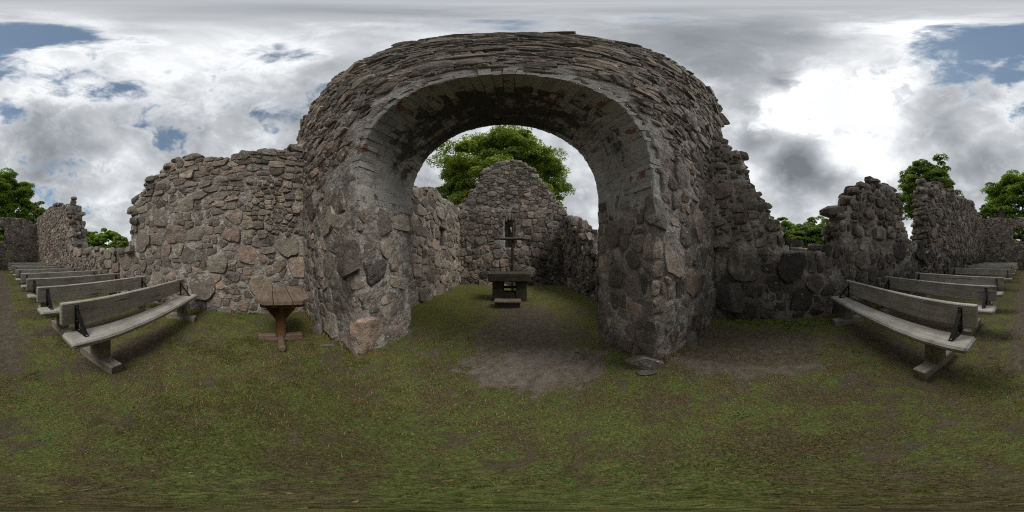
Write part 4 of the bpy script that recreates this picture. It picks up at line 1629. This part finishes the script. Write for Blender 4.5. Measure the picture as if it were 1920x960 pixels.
prism('cross', [(-.03, 9.3), (.03, 9.3), (.03, 9.62), (.17, 9.62), (.17, 9.69), (.03, 9.69), (.03, 9.86), (-.03, 9.86), (-.03, 9.69), (-.17, 9.69), (-.17, 9.62), (-.03, 9.62)], .78, .84, M['copper'], bf_, 1)

# ---------------------------------------------------------------- grass, weeds, pebbles
rs = np.random.RandomState(99)


def scatter(n, x0, x1, y0, y1):
    return rs.uniform(x0, x1, n), rs.uniform(y0, y1, n)


def indoors(x, y):
    nave = (x > -3.85) & (x < 3.45 + (1.18 - y) * .044) & (y < 1.16) & (y > -16.95)
    sill = (x > XL) & (x < XR) & (y >= 1.1) & (y <= 2.4)
    chan = (np.abs(x) < 2.5) & (y > 2.25) & (y < 7.65)
    return nave | sill | chan


BX, BY = [], []
for (n, x0, x1, y0, y1, r0, r1) in ((250000, -2.6, 2.6, -2.6, 2.6, 0, 2.6), (190000, -4, 4.3, -5.2, 5.2, 2.6, 5.2), (150000, -4, 4.3, -17, 7.7, 5.2, 30)):
    x, y = scatter(n, x0, x1, y0, y1)
    r_ = np.hypot(x, y)
    k = (r_ >= r0) & (r_ < r1) & indoors(x, y)
    x, y = x[k], y[k]
    ba, pa, mo = masks(x, y)
    clump = fbm(x * 7, y * 7, 41, 3)
    pr = (1 - sstep(ba + (clump - .5) * 1.3, .15, .8)) * (.35 + .65 * sstep(clump, .3, .6)) * (1 - .6 * mo) * (.52 + .48 * lushness(x, y))
    k = rs.uniform(size=len(x)) < pr
    BX.append(x[k])
    BY.append(y[k])
bx_, by_ = np.concatenate(BX), np.concatenate(BY)
N = len(bx_)
nf = 5200
q_ = rs.uniform(size=nf)
fx = np.where(q_ < .36, -3.86 + rs.exponential(.05, nf), np.where(q_ < .72, 3.42 - rs.exponential(.07, nf), 0))
fy = np.where(q_ < .36, rs.uniform(-6, 1.1, nf), np.where(q_ < .72, rs.uniform(-5, 1.1, nf), 0))
side = rs.uniform(size=nf)
fx = np.where(q_ >= .72, np.where(side < .5, rs.uniform(-3.8, -1.7, nf), rs.uniform(1.45, 3.4, nf)), fx)
fy = np.where(q_ >= .72, 1.15 - rs.exponential(.04, nf), fy)
kk = fbm(fx * 3, fy * 3, 61, 3) > .47
fx, fy = fx[kk], fy[kk]
foot0 = len(bx_)
bx_, by_ = np.concatenate([bx_, fx]), np.concatenate([by_, fy])
N = len(bx_)
dist = np.hypot(bx_, by_)
bz = gheight(bx_, by_)
ang = rs.uniform(0, 2 * np.pi, N)
lush = lushness(bx_, by_)
hgt = rs.uniform(.008, .024, N) * (.55 + .45 * sstep(dist, .2, 1.6)) * (0.65 + .6 * lush) * (1 + .03 * dist)
wid = rs.uniform(.0009, .0022, N) * (1 + .35 * dist)
hgt[foot0:] = rs.uniform(.03, .09, N - foot0)
straw = (rs.uniform(size=N) < .014) & (np.arange(N) < foot0) & (dist > .8)
lean = rs.uniform(.4, 2.4, N) * hgt
lean[foot0:] *= .4
lean = np.where(straw, rs.uniform(.03, .06, N), lean)
hgt = np.where(straw, rs.uniform(.008, .02, N), hgt)
ca, sa = np.cos(ang), np.sin(ang)
V = np.empty((N, 5, 3))
px, py = -sa * wid, ca * wid
V[:, 0] = np.stack([bx_ - px, by_ - py, bz - .004], 1)
V[:, 1] = np.stack([bx_ + px, by_ + py, bz - .004], 1)
mx, my, mz = bx_ + ca * lean * .4, by_ + sa * lean * .4, bz + hgt * .7
V[:, 2] = np.stack([mx + px * .8, my + py * .8, mz], 1)
V[:, 3] = np.stack([mx - px * .8, my - py * .8, mz], 1)
V[:, 4] = np.stack([bx_ + ca * lean, by_ + sa * lean, bz + hgt], 1)
b5 = np.arange(N)[:, None] * 5
F = np.concatenate([b5 + np.array([[0, 1, 2]]), b5 + np.array([[0, 2, 3]]), b5 + np.array([[3, 2, 4]])], 0)
dry = rs.uniform(size=N) < (.50 - .44 * lush + .10 * sstep(bx_, -.3, 1.5))
dry = dry | straw
tv = np.where(dry, rs.uniform(.78, 1.0, N), np.clip(rs.uniform(.0, .62, N) + .12 * (1 - lush), 0, .76))
tint = np.repeat(np.stack([tv, tv, tv], 1), 5, 0)
grass = quads_obj('grass', V.reshape(-1, 3), F, M['blade'], None, tint)
tag(grass, 'short patchy grass growing over the floor of the ruin', 'grass', kind='stuff')

# broad-leaved weeds and clover in the turf and along the wall feet
LV, LF, LT = [], [], []
rw = random.Random(5)


def rosette(x, y, n, ln, wd):
    z = float(gheight(np.array([x]), np.array([y]))[0])
    for k in range(n):
        a = 2 * math.pi * k / n + rw.uniform(-.4, .4)
        l_ = ln * rw.uniform(.6, 1.2)
        up = rw.uniform(.15, .6)
        w_ = wd * rw.uniform(.7, 1.2)
        c_, s_ = math.cos(a), math.sin(a)
        b = len(LV)
        for (t, ww_, zz) in ((0, .2, .004), (.45, 1, up * .5), (.8, .75, up * .55), (1.0, .05, up * .45)):
            LV.append((x + c_ * l_ * t - s_ * w_ * ww_, y + s_ * l_ * t + c_ * w_ * ww_, z + l_ * zz))
            LV.append((x + c_ * l_ * t + s_ * w_ * ww_, y + s_ * l_ * t - c_ * w_ * ww_, z + l_ * zz))
        tt = rw.random()
        LT.extend([(tt, tt, tt)] * 8)
        for q in range(3):
            LF.append((b + 2 * q, b + 2 * q + 1, b + 2 * q + 3, b + 2 * q + 2))


for _ in range(420):
    a, r_ = rw.uniform(0, 2 * math.pi), rw.uniform(.25, 3.2)
    x, y = math.cos(a) * r_, math.sin(a) * r_
    if indoors(np.array([x]), np.array([y]))[0]:
        rosette(x, y, rw.randint(3, 6), rw.uniform(.009, .022), rw.uniform(.003, .006))
for _ in range(90):
    y = rw.uniform(-1.4, 1.0)
    rosette(3.38 - rw.random() ** 2 * .5, y, rw.randint(4, 8), rw.uniform(.03, .07), rw.uniform(.008, .014))
for _ in range(60):
    rosette(-3.75 + rw.random() ** 2 * .4, rw.uniform(-3, .9), rw.randint(4, 7), rw.uniform(.025, .06), rw.uniform(.006, .012))
for _ in range(16):
    a, r_ = rw.uniform(0, 2 * math.pi), rw.uniform(.5, 2.6)
    x, y = math.cos(a) * r_, math.sin(a) * r_
    if indoors(np.array([x]), np.array([y]))[0]:
        rosette(x, y, rw.randint(4, 7), rw.uniform(.03, .05), rw.uniform(.006, .009))
wd_o = mesh_obj('weeds', LV, LF, M['weed'], None, np.array(LT), True)
tag(wd_o, 'small broad-leaved weeds and clover dotted through the turf', 'weeds', kind='stuff')

# gravel and chips
GV, GF = [], []
oct_v = [(1, 0, 0), (-1, 0, 0), (0, 1, 0), (0, -1, 0), (0, 0, 1), (0, 0, -1)]
oct_f = [(0, 2, 4), (2, 1, 4), (1, 3, 4), (3, 0, 4), (2, 0, 5), (1, 2, 5), (3, 1, 5), (0, 3, 5)]
for _ in range(2600):
    if rw.random() < .62:
        x, y = rw.uniform(1.25, 2.9), rw.uniform(-.9, 1.05)
    elif rw.random() < .5:
        x, y = rw.gauss(.2, .7), rw.gauss(1.6, .4)
    else:
        x, y = rw.uniform(-3.5, 3.3), rw.uniform(-3, 6)
    if not indoors(np.array([x]), np.array([y]))[0]:
        continue
    z = float(gheight(np.array([x]), np.array([y]))[0])
    s = rw.uniform(.003, .008) * (1.6 if rw.random() < .06 else 1)
    b = len(GV)
    for v in oct_v:
        GV.append((x + v[0] * s * rw.uniform(.6, 1.3), y + v[1] * s * rw.uniform(.6, 1.3), z + v[2] * s * .6))
    GF += [tuple(i + b for i in f) for f in oct_f]
gr = mesh_obj('gravel', GV, GF, M['pebble'], None, None, False)
tag(gr, 'fine pale gravel and stone chips scattered on the soil', 'gravel', kind='stuff')
